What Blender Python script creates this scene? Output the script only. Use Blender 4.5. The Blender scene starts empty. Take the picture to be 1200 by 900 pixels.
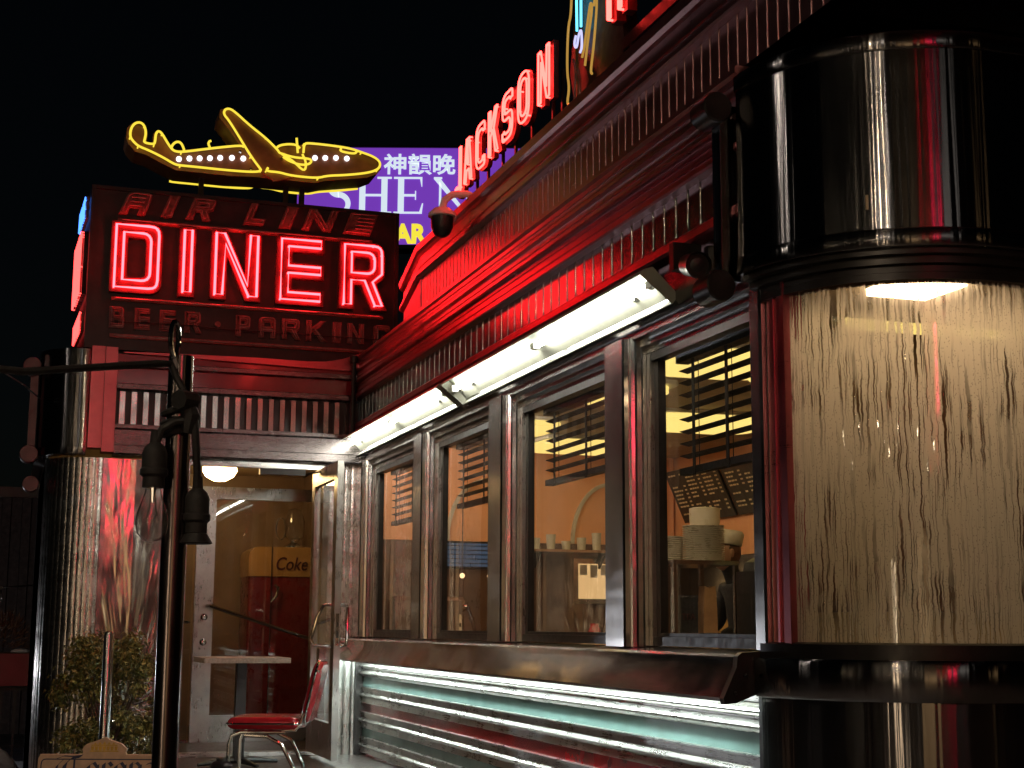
import bpy, bmesh, math, random
from math import sin, cos, pi, radians, atan2, sqrt
from mathutils import Vector, Matrix
from mathutils.geometry import tessellate_polygon

S = bpy.context.scene
COL = S.collection
random.seed(7)

# ------------------------------------------------------------------ camera, sky, moon, exposure
cam_d = bpy.data.cameras.new("camera")
cam_d.sensor_width = 36.0
cam_d.lens = 51.99
cam_d.clip_start = 0.05
cam_d.clip_end = 600
cam = bpy.data.objects.new("camera", cam_d)
COL.objects.link(cam)
YAW, PITCH, ROLL = radians(18.55), radians(9.35), radians(0.3)
fw = Vector((sin(YAW) * cos(PITCH), cos(YAW) * cos(PITCH), sin(PITCH)))
rt = Vector((cos(YAW), -sin(YAW), 0))
up = rt.cross(fw)
r2 = rt * cos(ROLL) + up * sin(ROLL)
u2 = -rt * sin(ROLL) + up * cos(ROLL)
cam.matrix_world = Matrix(((r2.x, u2.x, -fw.x, 0), (r2.y, u2.y, -fw.y, 0), (r2.z, u2.z, -fw.z, 1.55), (0, 0, 0, 1)))
S.camera = cam

W = bpy.data.worlds.new("World")
S.world = W
W.use_nodes = True
nt = W.node_tree
sky = nt.nodes.new("ShaderNodeTexSky")
sky.sky_type = 'NISHITA'
sky.sun_disc = False
sky.sun_elevation = radians(12)
sky.sun_rotation = radians(200)
nt.nodes["Background"].inputs["Strength"].default_value = 0.0003
nt.links.new(sky.outputs[0], nt.nodes["Background"].inputs[0])

moon_d = bpy.data.lights.new("moon", 'SUN')
moon_d.energy = 0.004
moon_d.angle = radians(0.5)
moon_d.color = (0.8, 0.88, 1.0)
moon = bpy.data.objects.new("moon", moon_d)
moon.rotation_euler = (radians(78), 0, radians(-20))
COL.objects.link(moon)

S.view_settings.view_transform = 'Standard'
S.view_settings.look = 'None'
S.view_settings.exposure = 0.35
S.view_settings.gamma = 1.0
S.view_settings.use_curve_mapping = False
S.render.engine = 'CYCLES'
S.cycles.use_denoising = True
S.cycles.use_adaptive_sampling = False
S.cycles.max_bounces = 10
S.cycles.glossy_bounces = 7
S.cycles.transmission_bounces = 8
S.cycles.transparent_max_bounces = 24
S.cycles.sample_clamp_indirect = 6.0
S.cycles.caustics_refractive = False
S.cycles.caustics_reflective = True
S.cycles.blur_glossy = 0.3

# ------------------------------------------------------------------ materials
MATS = {}


def nodes_of(name):
    m = bpy.data.materials.new(name)
    m.use_nodes = True
    t = m.node_tree
    b = t.nodes["Principled BSDF"]
    MATS[name] = m
    return m, t, b


def coords(t, scale=(1, 1, 1), kind="Object"):
    c = t.nodes.new("ShaderNodeTexCoord")
    mp = t.nodes.new("ShaderNodeMapping")
    mp.inputs["Scale"].default_value = scale
    t.links.new(c.outputs[kind], mp.inputs[0])
    return mp.outputs[0]


def noise(t, vec, scale, detail=4, rough=.55, dist=0):
    n = t.nodes.new("ShaderNodeTexNoise")
    n.inputs["Scale"].default_value = scale
    n.inputs["Detail"].default_value = detail
    n.inputs["Roughness"].default_value = rough
    n.inputs["Distortion"].default_value = dist
    t.links.new(vec, n.inputs["Vector"])
    return n.outputs["Fac"]


def ramp(t, fac, stops, interp='LINEAR'):
    r = t.nodes.new("ShaderNodeValToRGB")
    r.color_ramp.interpolation = interp
    e = r.color_ramp.elements
    while len(e) < len(stops):
        e.new(0.5)
    for k, (p, c) in enumerate(stops):
        e[k].position = p
        e[k].color = (c[0], c[1], c[2], 1) if isinstance(c, tuple) else (c, c, c, 1)
    t.links.new(fac, r.inputs[0])
    return r.outputs[0]


def maprange(t, fac, a, b, c, d):
    m = t.nodes.new("ShaderNodeMapRange")
    for i, v in enumerate((a, b, c, d)):
        m.inputs[i + 1].default_value = v
    t.links.new(fac, m.inputs[0])
    return m.outputs[0]


def bump(t, b, height, strength, dist=.02, prev=None):
    n = t.nodes.new("ShaderNodeBump")
    n.inputs["Strength"].default_value = strength
    n.inputs["Distance"].default_value = dist
    t.links.new(height, n.inputs["Height"])
    if prev is not None:
        t.links.new(prev, n.inputs["Normal"])
    t.links.new(n.outputs[0], b.inputs["Normal"])
    return n.outputs[0]


def plain(name, col, rough=.6, metal=0., var=.12, nscale=9, bumps=.0, spec=.5, coat=0.):
    m, t, b = nodes_of(name)
    v = coords(t)
    f = noise(t, v, nscale)
    lo = tuple(c * (1 - var * 1.6) for c in col)
    hi = tuple(min(1, c * (1 + var)) for c in col)
    t.links.new(ramp(t, f, [(.3, lo), (.7, hi)]), b.inputs["Base Color"])
    f2 = noise(t, v, nscale * 3.1)
    t.links.new(maprange(t, f2, .3, .7, max(.03, rough * .8), min(1, rough * 1.2)), b.inputs["Roughness"])
    b.inputs["Metallic"].default_value = metal
    b.inputs["Specular IOR Level"].default_value = spec
    if coat:
        b.inputs["Coat Weight"].default_value = coat
        b.inputs["Coat Roughness"].default_value = .08
    if bumps:
        bump(t, b, noise(t, v, nscale * 4), bumps, .01)
    return m


def steel(name, col=(.56, .54, .51), r0=.12, r1=.3, wave=(2, 2, 2), wstr=.25, scratch=(40, 40, 2), sstr=.05, aniso=0., tangent=None, wdist=.02):
    """stainless sheet: uneven polish, slow oil-canning waves and fine grain"""
    m, t, b = nodes_of(name)
    b.inputs["Metallic"].default_value = 1
    v = coords(t)
    f = noise(t, v, 5, 6, .65)
    t.links.new(ramp(t, f, [(.25, tuple(c * .72 for c in col)), (.6, col)]), b.inputs["Base Color"])
    vs = coords(t, scratch)
    g = noise(t, vs, 6, 5, .7)
    mix = t.nodes.new("ShaderNodeMath")
    mix.operation = 'ADD'
    t.links.new(f, mix.inputs[0])
    t.links.new(g, mix.inputs[1])
    t.links.new(maprange(t, mix.outputs[0], .6, 1.4, r0, r1), b.inputs["Roughness"])
    vw = coords(t, wave)
    w = noise(t, vw, 1, 2, .45, .4)
    n1 = bump(t, b, w, wstr, wdist)
    if sstr:
        bump(t, b, g, sstr, .004, n1)
    if aniso:
        b.inputs["Anisotropic"].default_value = aniso
        b.inputs["Anisotropic Rotation"].default_value = .25
        tg = t.nodes.new("ShaderNodeTangent")
        tg.direction_type = 'RADIAL'
        tg.axis = tangent or 'Z'
        t.links.new(tg.outputs[0], b.inputs["Tangent"])
    return m


def emit(name, col, strength, base=None):
    m, t, b = nodes_of(name)
    b.inputs["Base Color"].default_value = (*(base or (.02, .02, .02)), 1)
    b.inputs["Roughness"].default_value = .3
    b.inputs["Emission Color"].default_value = (*col, 1)
    b.inputs["Emission Strength"].default_value = strength
    return m


def glass(name, tint=(1, 1, 1), rough=.0, gain=1.0, wave=None, ior=1.5, dirt=.0):
    """thin pane: see-through sheet whose mirror grows towards grazing angles"""
    m, t, b = nodes_of(name)
    out = t.nodes["Material Output"]
    t.nodes.remove(b)
    tr = t.nodes.new("ShaderNodeBsdfTransparent")
    tr.inputs[0].default_value = (*tint, 1)
    gl = t.nodes.new("ShaderNodeBsdfGlossy")
    gl.inputs["Roughness"].default_value = rough
    fr = t.nodes.new("ShaderNodeLayerWeight")
    fr.inputs["Blend"].default_value = .5
    pw = t.nodes.new("ShaderNodeMath")
    pw.operation = 'POWER'
    pw.inputs[1].default_value = 5
    t.links.new(fr.outputs["Facing"], pw.inputs[0])
    mul = t.nodes.new("ShaderNodeMath")
    mul.operation = 'MULTIPLY_ADD'
    mul.use_clamp = True
    mul.inputs[1].default_value = gain
    mul.inputs[2].default_value = .07
    t.links.new(pw.outputs[0], mul.inputs[0])
    mx = t.nodes.new("ShaderNodeMixShader")
    t.links.new(mul.outputs[0], mx.inputs[0])
    t.links.new(tr.outputs[0], mx.inputs[1])
    t.links.new(gl.outputs[0], mx.inputs[2])
    last = mx.outputs[0]
    if wave:
        v = coords(t, wave)
        bp = t.nodes.new("ShaderNodeBump")
        bp.inputs["Strength"].default_value = .12
        bp.inputs["Distance"].default_value = .01
        t.links.new(noise(t, v, 1, 2), bp.inputs["Height"])
        t.links.new(bp.outputs[0], gl.inputs["Normal"])
    if dirt:
        df = t.nodes.new("ShaderNodeBsdfDiffuse")
        df.inputs[0].default_value = (.5, .48, .45, 1)
        m2 = t.nodes.new("ShaderNodeMixShader")
        t.links.new(maprange(t, noise(t, coords(t, (1, 1, .5)), 4, 6, .7), .45, .8, 0, dirt), m2.inputs[0])
        t.links.new(last, m2.inputs[1])
        t.links.new(df.outputs[0], m2.inputs[2])
        last = m2.outputs[0]
    t.links.new(last, out.inputs[0])
    return m


ST = steel("stainless_panel", wave=(1.2, 1.2, 1.6), wstr=.4, r0=.08, r1=.2, wdist=.03, sstr=.02)
STB = steel("stainless_band", col=(.5, .3, .3), wave=(.5, .5, 3), wstr=.25, r0=.24, r1=.4, scratch=(1, 1, 40), sstr=.015)  # stainless with the red neon glow tinted into its colour
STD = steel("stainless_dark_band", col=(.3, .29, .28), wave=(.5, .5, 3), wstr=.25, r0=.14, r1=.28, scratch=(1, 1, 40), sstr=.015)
STP = steel("stainless_post", col=(.57, .56, .55), wave=(1, 1, 4), wstr=.3, r0=.13, r1=.28, scratch=(40, 40, 1.2), sstr=.015)
STR = steel("stainless_roll", col=(.64, .63, .6), wave=(.5, .5, 2), wstr=.06, r0=.22, r1=.36, scratch=(1, 1, 30), sstr=.008)
STSILL = steel("stainless_sill", col=(.7, .67, .64), wave=(1, 1.4, 3), wstr=.45, r0=.08, r1=.2, scratch=(1, 1, 40), sstr=.01, wdist=.03)
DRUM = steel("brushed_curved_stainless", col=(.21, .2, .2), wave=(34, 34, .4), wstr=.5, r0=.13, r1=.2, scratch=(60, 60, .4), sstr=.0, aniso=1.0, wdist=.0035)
CHROME = steel("chrome", col=(.75, .74, .72), wave=(2, 2, 2), wstr=.05, r0=.05, r1=.12, sstr=0)
RED_EN = plain("red_enamel", (.30, .012, .016), .2, .0, .15, 5, 0, .6, .6)
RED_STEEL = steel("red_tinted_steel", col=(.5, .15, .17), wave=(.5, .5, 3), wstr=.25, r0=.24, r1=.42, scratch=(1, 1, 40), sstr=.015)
GREEN_EN = plain("sea_green_enamel", (.17, .28, .26), .22, 0, .12, 4, 0, .5, .4)
BLACK = plain("black_paint", (.012, .012, .013), .4, 0, .2, 12)
BLACK_M = plain("black_rubber", (.008, .008, .008), .7, 0, .2, 20)
DARKM = plain("dark_bronze_metal", (.03, .027, .026), .35, .6, .2, 10)
SIGN_BK = plain("weathered_sign_black", (.022, .012, .012), .45, 0, .4, 7, .1)
SIGN_RED = plain("painted_letter_red", (.055, .005, .006), .4, 0, .35, 16, .15)
SIGN_DULL = plain("faded_letter_red", (.19, .065, .058), .5, 0, .35, 18, .2)
SIGN_LINE = plain("faded_rule_red", (.32, .06, .05), .5, 0, .35, 14, .15)
TUBE_OFF = plain("unlit_glass_tube", (.26, .16, .15), .15, 0, .2, 20, 0, .6)
NEON_R = emit("red_neon", (1, .032, .026), 12)
NEON_S = emit("side_red_neon", (1, .05, .045), 4)
NEON_P = emit("pink_neon", (1, .014, .018), 27.0)
NEON_Y = emit("yellow_neon", (1, .76, .06), .85)
NEON_YD = emit("dim_yellow_neon", (1, .55, .1), .35)
NEON_C = emit("cyan_neon", (.12, .7, 1), 2.0)
NEON_B = emit("blue_neon", (.06, .22, 1), 2.5)
NEON_W = emit("lilac_neon", (.6, .6, 1), .9)
FLUO = emit("fluorescent_tube_glow", (1, 1, .88), 42)
GLOBE = emit("warm_opal_globe", (1, .62, .25), 26)
GLOBE_S = emit("small_warm_globe", (1, .62, .3), 2.2)
FILL_TUBE = emit("warm_cove_tube", (1, .76, .52), 75)  # glow of the added fill strips inside the car
CEIL_L = emit("warm_yellow_panel", (1, .72, .2), 1.15)
BAY_L = emit("warm_bay_panel", (1, .68, .38), 19)
BULB_W = emit("white_window_bulb", (.95, .95, 1), 1.6)
WHITE = plain("white_enamel", (.8, .8, .74), .35, 0, .04, 6)
TROUGH = plain("dulled_white_reflector", (.27, .27, .225), .5, 0, .08, 8, 0, .3)
PANE = glass("window_glass", (.9, .9, .88), .0, 1.5, (1.5, 1.5, 1.2), 1.52, .05)
DOORPANE = glass("door_glass", (.85, .88, .9), .0, 1.3, (1.5, 1.5, 1.2), 1.52, .03)
BULBG = glass("bulb_glass", (.93, .93, .93), .04, 5, None, 1.5, .16)
SNOW = plain("dirty_snow", (.72, .74, .78), .7, 0, .06, 30, .4)
ORANGE = plain("orange_plaster", (.8, .38, .19), .6, 0, .06, 3, .02)
CREAM = plain("warm_ceiling", (.62, .5, .32), .6, 0, .08, 4)
BROWN = plain("brown_wood", (.12, .055, .03), .4, 0, .25, 6)
TILE = plain("dark_floor_tile", (.07, .055, .05), .35, 0, .25, 12)
VINYL = plain("red_vinyl", (.42, .016, .025), .22, 0, .15, 10, .03, .6)
TABLETOP = plain("speckled_laminate", (.42, .33, .28), .35, 0, .15, 60)
PORCELAIN = plain("stoneware", (.55, .5, .42), .3, 0, .05, 8)
CONCRETE = plain("concrete", (.32, .31, .3), .8, 0, .2, 9, .3)
BRICK = plain("dark_brick", (.06, .04, .035), .85, 0, .3, 14, .4)
BOARD = plain("menu_board_black", (.03, .024, .02), .4, 0, .2, 6)
CHALK = plain("menu_letters", (.75, .62, .4), .5, 0, .1, 9)
SKIN = plain("skin", (.42, .24, .16), .5, 0, .06, 20)
CLOTH_D = plain("dark_cloth", (.02, .02, .025), .85, 0, .2, 20, .2)
CLOTH_W = plain("white_cloth", (.7, .66, .58), .8, 0, .06, 20, .2)
PAPER = plain("brown_paper", (.36, .2, .1), .7, 0, .12, 12, .2)
COKE_R = plain("cooler_red", (.15, .01, .01), .3, 0, .15, 5, 0, .5, .3)
COKE_Y = plain("cooler_mustard", (.34, .19, .06), .35, 0, .1, 5, 0, .5, .3)
PURPLE = emit("lit_purple_print", (.17, .042, .46), .75, (.1, .03, .3))
PRINT_W = emit("lit_white_print", (.66, .76, .85), .8, (.5, .5, .5))
PRINT_Y = emit("lit_yellow_print", (.85, .72, .05), .85, (.5, .4, .05))
TAN = plain("tan_sign_board", (.62, .42, .28), .5, 0, .12, 26, .1)
NAVY = plain("navy_lettering", (.012, .014, .07), .4)
GOLD = plain("gold_print", (.6, .36, .04), .4, .2, .2, 30)
RED_BOX = plain("red_planter_paint", (.28, .012, .025), .45, 0, .12, 6)
TWIG = plain("dry_brown_foliage", (.17, .075, .03), .8, 0, .4, 30)
BARK = plain("bark", (.07, .045, .03), .9, 0, .3, 30, .3)
WARMWIN = emit("lit_shop_window", (1, .62, .28), 1.2)  # windows of the invented shop behind the viewer
ADDED_LED = emit("street_lamp_lens", (1, .88, .75), 150)  # lens of the invented street lamps
FILL_COOL = emit("cool_street_lamp_lens", (.9, .93, 1), 650)  # globe of the added lantern that lights the snow
FILL_NEAR = emit("near_street_lamp_lens", (1, .78, .52), 520)  # lens of the lamp added behind the viewer as fill


def leaf_mat():
    m, t, b = nodes_of("variegated_leaf")
    oi = t.nodes.new("ShaderNodeNewGeometry")
    c = ramp(t, oi.outputs["Random Per Island"], [(0, (.05, .065, .014)), (.4, (.12, .13, .025)), (.75, (.27, .24, .055)), (1, (.5, .4, .14))])
    t.links.new(c, b.inputs["Base Color"])
    b.inputs["Roughness"].default_value = .4
    return m


LEAF = leaf_mat()


def asphalt_mat():
    m, t, b = nodes_of("wet_asphalt")
    v = coords(t)
    t.links.new(ramp(t, noise(t, v, 40, 6, .7), [(.3, (.02, .02, .021)), (.7, (.07, .068, .066))]), b.inputs["Base Color"])
    t.links.new(maprange(t, noise(t, v, .7, 4), .4, .65, .25, .8), b.inputs["Roughness"])
    bump(t, b, noise(t, v, 90, 3), .3, .01)
    return m


ASPHALT = asphalt_mat()


def starburst_mat(name, cx, cz):
    """mirror steel pressed with a fan of shallow rays from a low centre point"""
    m, t, b = nodes_of(name)
    b.inputs["Metallic"].default_value = 1
    b.inputs["Base Color"].default_value = (.52, .48, .43, 1)
    c = t.nodes.new("ShaderNodeTexCoord")
    sp = t.nodes.new("ShaderNodeSeparateXYZ")
    t.links.new(c.outputs["Object"], sp.inputs[0])

    def math_(op, a, b_):
        n = t.nodes.new("ShaderNodeMath")
        n.operation = op
        for i, x in enumerate((a, b_)):
            if x is None:
                continue
            if isinstance(x, (int, float)):
                n.inputs[i].default_value = x
            else:
                t.links.new(x, n.inputs[i])
        return n.outputs[0]
    dx = math_('SUBTRACT', sp.outputs[0], cx)
    dz = math_('SUBTRACT', sp.outputs[2], cz)
    ang = math_('ARCTAN2', dx, dz)
    rad = math_('SQRT', math_('ADD', math_('MULTIPLY', dx, dx), math_('MULTIPLY', dz, dz)), None)
    cmb = t.nodes.new("ShaderNodeCombineXYZ")
    t.links.new(math_('MULTIPLY', ang, 4.2), cmb.inputs[0])
    t.links.new(math_('MULTIPLY', rad, .7), cmb.inputs[1])
    h = noise(t, cmb.outputs[0], 2.2, 2, .5, .3)
    wv = math_('SINE', math_('MULTIPLY', ang, 20), None)
    hh = math_('ADD', math_('MULTIPLY', h, .8), math_('MULTIPLY', wv, .03))
    n1 = bump(t, b, hh, .6, .03)
    bump(t, b, noise(t, coords(t, (1.2, 1.2, .9)), 1.6, 1), .4, .05, n1)
    t.links.new(maprange(t, noise(t, coords(t), 6, 5), .3, .7, .12, .22), b.inputs["Roughness"])
    return m


BURST = starburst_mat("starburst_stainless", .84, .95)
POLE_ST = steel("dark_pole_steel", col=(.2, .17, .17), wave=(1, 1, 2), wstr=.1, r0=.16, r1=.28, sstr=.01)
FLUTE_PINK = steel("satin_fluted_stainless", col=(.42, .38, .42), wave=(.6, .6, 2), wstr=.1, r0=.38, r1=.5, sstr=0)
SATIN = steel("satin_door_steel", col=(.42, .41, .39), wave=(1, 1, 2), wstr=.2, r0=.22, r1=.38, scratch=(30, 30, 3), sstr=.02)
REED = steel("reeded_stainless", col=(.56, .53, .5), wave=(1.2, 1.2, 3.2), wstr=.55, r0=.2, r1=.34, sstr=.01, wdist=.03)
MAROON = plain("dark_maroon_paint", (.07, .009, .012), .35, 0, .2, 8)
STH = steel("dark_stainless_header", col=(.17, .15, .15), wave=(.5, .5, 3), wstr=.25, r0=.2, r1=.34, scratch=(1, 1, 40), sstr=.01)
WALLBROWN = plain("brown_wall_panel", (.2, .13, .08), .45, 0, .15, 3)
SCALLOP = steel("scalloped_stainless", col=(.55, .56, .53), wave=(9, 9, 4.2), wstr=.5, r0=.22, r1=.38, wdist=.02)


def fog_mat():
    """cold pane running with condensation: milky film, clear drip trails"""
    m, t, b = nodes_of("fogged_glass")
    out = t.nodes["Material Output"]
    t.nodes.remove(b)
    # drip trails: columns that wander a little, start and stop at different heights
    c = t.nodes.new("ShaderNodeTexCoord")
    sp = t.nodes.new("ShaderNodeSeparateXYZ")
    t.links.new(c.outputs["UV"], sp.inputs[0])

    wm = t.nodes.new("ShaderNodeMapping")
    wm.inputs["Scale"].default_value = (9, 16, 1)
    t.links.new(c.outputs["UV"], wm.inputs[0])
    wn = noise(t, wm.outputs[0], 1, 3, .6)
    wob = maprange(t, wn, .3, .7, -.0035, .0035)
    addx = t.nodes.new("ShaderNodeMath")
    addx.operation = 'ADD'
    t.links.new(sp.outputs[0], addx.inputs[0])
    t.links.new(wob, addx.inputs[1])
    uvw = t.nodes.new("ShaderNodeCombineXYZ")
    t.links.new(addx.outputs[0], uvw.inputs[0])
    t.links.new(sp.outputs[1], uvw.inputs[1])

    def col(scx, scz, det, rough=.5, off=0.):
        cm = t.nodes.new("ShaderNodeMapping")
        cm.inputs["Scale"].default_value = (scx, scz, 1)
        cm.inputs["Location"].default_value = (off, off * .7, off)
        t.links.new(uvw.outputs[0], cm.inputs[0])
        return noise(t, cm.outputs[0], 1, det, rough, 0)
    d1 = maprange(t, col(70, 2.2, 2, .5), .61, .64, 0, 1)
    d2 = maprange(t, col(125, 2.4, 2, .5, 3.1), .585, .625, 0, 1)
    d3 = maprange(t, col(250, 5, 2, .5, 9.4), .57, .63, 0, .85)

    def mx(a, b_):
        n = t.nodes.new("ShaderNodeMath")
        n.operation = 'MAXIMUM'
        n.use_clamp = True
        t.links.new(a, n.inputs[0])
        t.links.new(b_, n.inputs[1])
        return n.outputs[0]
    drips = mx(mx(d1, d2), d3)
    reg = maprange(t, col(5, 3, 3, .6, 21.), .38, .56, .2, 1)
    mulr = t.nodes.new("ShaderNodeMath")
    mulr.operation = 'MULTIPLY'
    t.links.new(drips, mulr.inputs[0])
    t.links.new(reg, mulr.inputs[1])
    drips = mulr.outputs[0]
    # droplets
    vo = t.nodes.new("ShaderNodeTexVoronoi")
    vo.inputs["Scale"].default_value = 1
    cm = t.nodes.new("ShaderNodeMapping")
    cm.inputs["Scale"].default_value = (150, 110, 1)
    t.links.new(c.outputs["UV"], cm.inputs[0])
    t.links.new(cm.outputs[0], vo.inputs["Vector"])
    dots = maprange(t, vo.outputs["Distance"], .12, .3, .5, 0)
    clear = mx(drips, dots)
    # the pane clears towards the warm top edge
    topn = t.nodes.new("ShaderNodeMath")
    topn.operation = 'ADD'
    t.links.new(sp.outputs[1], topn.inputs[0])
    t.links.new(maprange(t, col(60, .6, 3, .6, 5.), .3, .7, -.09, .09), topn.inputs[1])
    topc = maprange(t, topn.outputs[0], .90, 1.02, 0, .95)
    clear = mx(clear, topc)
    tr = t.nodes.new("ShaderNodeBsdfTransparent")
    tr.inputs[0].default_value = (.75, .75, .74, 1)
    tl = t.nodes.new("ShaderNodeBsdfTranslucent")
    tl.inputs[0].default_value = (.74, .69, .61, 1)
    df = t.nodes.new("ShaderNodeBsdfDiffuse")
    df.inputs[0].default_value = (.16, .15, .13, 1)
    rg = t.nodes.new("ShaderNodeBsdfRefraction")
    rg.inputs["Roughness"].default_value = .6
    rg.inputs["IOR"].default_value = 1.3
    rg.inputs[0].default_value = (.6, .58, .54, 1)
    m1 = t.nodes.new("ShaderNodeMixShader")
    m1.inputs[0].default_value = .35
    t.links.new(tl.outputs[0], m1.inputs[1])
    t.links.new(rg.outputs[0], m1.inputs[2])
    ma = t.nodes.new("ShaderNodeMixShader")
    ma.inputs[0].default_value = .18
    t.links.new(m1.outputs[0], ma.inputs[1])
    t.links.new(df.outputs[0], ma.inputs[2])
    m2 = t.nodes.new("ShaderNodeMixShader")
    t.links.new(clear, m2.inputs[0])
    t.links.new(ma.outputs[0], m2.inputs[1])
    t.links.new(tr.outputs[0], m2.inputs[2])
    gl = t.nodes.new("ShaderNodeBsdfGlossy")
    gl.inputs["Roughness"].default_value = .03
    lw = t.nodes.new("ShaderNodeLayerWeight")
    lw.inputs["Blend"].default_value = .5
    fr = t.nodes.new("ShaderNodeMath")
    fr.operation = 'MULTIPLY_ADD'
    fr.inputs[1].default_value = .25
    fr.inputs[2].default_value = .05
    t.links.new(lw.outputs["Facing"], fr.inputs[0])
    bp = t.nodes.new("ShaderNodeBump")
    bp.inputs["Strength"].default_value = .25
    bp.inputs["Distance"].default_value = .003
    t.links.new(clear, bp.inputs["Height"])
    t.links.new(bp.outputs[0], gl.inputs["Normal"])
    m3 = t.nodes.new("ShaderNodeMixShader")
    t.links.new(fr.outputs[0], m3.inputs[0])
    t.links.new(m2.outputs[0], m3.inputs[1])
    t.links.new(gl.outputs[0], m3.inputs[2])
    t.links.new(m3.outputs[0], out.inputs[0])
    return m


FOG = fog_mat()

# ------------------------------------------------------------------ mesh helpers
class MB:
    """collects shapes; build() links them as one mesh object"""

    def __init__(self):
        self.v = []
        self.f = []
        self.m = []
        self.uv = {}
        self.cur = 0

    def face(self, idx):
        self.f.append(tuple(idx))
        self.m.append(self.cur)

    def add(self, verts, faces):
        o = len(self.v)
        self.v += [tuple(p) for p in verts]
        for f in faces:
            self.face([i + o for i in f])

    def box(self, x0, x1, y0, y1, z0, z1):
        x0, x1 = sorted((x0, x1)); y0, y1 = sorted((y0, y1)); z0, z1 = sorted((z0, z1))
        self.add([(x0, y0, z0), (x1, y0, z0), (x1, y1, z0), (x0, y1, z0), (x0, y0, z1), (x1, y0, z1), (x1, y1, z1), (x0, y1, z1)],
                 [(3, 2, 1, 0), (4, 5, 6, 7), (0, 1, 5, 4), (1, 2, 6, 5), (2, 3, 7, 6), (3, 0, 4, 7)])

    def obox(self, c, a, b, n):
        """oriented box: centre and three half-extent vectors"""
        c, a, b, n = map(Vector, (c, a, b, n))
        P = [c + a * i + b * j + n * k for k in (-1, 1) for j in (-1, 1) for i in (-1, 1)]
        self.add(P, [(2, 3, 1, 0), (4, 5, 7, 6), (0, 1, 5, 4), (1, 3, 7, 5), (3, 2, 6, 7), (2, 0, 4, 6)])

    def prism(self, poly, fn, t0, t1):
        """extrude a 2-D outline; fn(u, v, t) gives the point"""
        n = len(poly)
        P = [fn(u, v, t0) for u, v in poly] + [fn(u, v, t1) for u, v in poly]
        F = [(i, (i + 1) % n, (i + 1) % n + n, i + n) for i in range(n)]
        tris = tessellate_polygon([[Vector((u, v, 0)) for u, v in poly]])
        F += [tuple(reversed(q)) for q in tris] + [tuple(i + n for i in q) for q in tris]
        self.add(P, F)

    def prism_y(self, xz, y0, y1):
        self.prism(xz, lambda u, v, t: (u, t, v), y0, y1)

    def prism_x(self, yz, x0, x1):
        self.prism(yz, lambda u, v, t: (t, u, v), x0, x1)

    def prism_z(self, xy, z0, z1):
        self.prism(xy, lambda u, v, t: (u, v, t), z0, z1)

    def plate(self, contours, fn, t0, t1):
        """outline with holes, extruded from t0 to t1"""
        flat = [p for c in contours for p in c]
        n = len(flat)
        P = [fn(u, v, t0) for u, v in flat] + [fn(u, v, t1) for u, v in flat]
        F = []
        o = 0
        for c in contours:
            k = len(c)
            F += [(o + i, o + (i + 1) % k, o + (i + 1) % k + n, o + i + n) for i in range(k)]
            o += k
        tris = tessellate_polygon([[Vector((u, v, 0)) for u, v in c] for c in contours])
        F += [tuple(reversed(q)) for q in tris] + [tuple(i + n for i in q) for q in tris]
        self.add(P, F)

    def tube(self, pts, r, closed=False, n=8, caps=True):
        pts = [Vector(p) for p in pts]
        k = len(pts)
        rs = r if isinstance(r, (list, tuple)) else [r] * k
        tang = []
        for i in range(k):
            a = pts[(i - 1) % k] if (closed or i > 0) else pts[i]
            b = pts[(i + 1) % k] if (closed or i < k - 1) else pts[i]
            d = (b - a)
            tang.append(d.normalized() if d.length > 1e-9 else Vector((0, 0, 1)))
        t0 = tang[0]
        ref = Vector((0, 0, 1)) if abs(t0.z) < .9 else Vector((1, 0, 0))
        nrm = (ref - t0 * ref.dot(t0)).normalized()
        V = []
        for i in range(k):
            t = tang[i]
            nrm = nrm - t * nrm.dot(t)
            if nrm.length < 1e-6:
                nrm = t.orthogonal()
            nrm.normalize()
            b = t.cross(nrm)
            for j in range(n):
                a = 2 * pi * j / n
                V.append(pts[i] + (nrm * cos(a) + b * sin(a)) * rs[i])
        F = []
        for i in range(k if closed else k - 1):
            i2 = (i + 1) % k
            for j in range(n):
                F.append((i * n + j, i * n + (j + 1) % n, i2 * n + (j + 1) % n, i2 * n + j))
        if caps and not closed:
            F.append(tuple(reversed(range(n))))
            F.append(tuple((k - 1) * n + j for j in range(n)))
        self.add(V, F)

    def lathe(self, prof, c, axis=(0, 0, 1), n=24):
        """prof: (radius, height) pairs turned about an axis through c"""
        ax = Vector(axis).normalized()
        e1 = ax.orthogonal().normalized()
        e2 = ax.cross(e1)
        c = Vector(c)
        V = []
        F = []
        for r, h in prof:
            for j in range(n):
                a = 2 * pi * j / n
                V.append(c + ax * h + (e1 * cos(a) + e2 * sin(a)) * max(r, 1e-5))
        for i in range(len(prof) - 1):
            for j in range(n):
                F.append((i * n + j, i * n + (j + 1) % n, (i + 1) * n + (j + 1) % n, (i + 1) * n + j))
        if prof[0][0] > 1e-4:
            F.append(tuple(reversed(range(n))))
        if prof[-1][0] > 1e-4:
            F.append(tuple((len(prof) - 1) * n + j for j in range(n)))
        self.add(V, F)

    def ball(self, c, r, n=14, sq=(1, 1, 1)):
        k = n // 2
        V = []
        F = []
        for i in range(k + 1):
            th = pi * i / k
            for j in range(n):
                a = 2 * pi * j / n
                V.append((c[0] + r * sq[0] * sin(th) * cos(a), c[1] + r * sq[1] * sin(th) * sin(a), c[2] + r * sq[2] * cos(th)))
        for i in range(k):
            for j in range(n):
                F.append((i * n + j, (i + 1) * n + j, (i + 1) * n + (j + 1) % n, i * n + (j + 1) % n))
        self.add(V, F)

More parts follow.
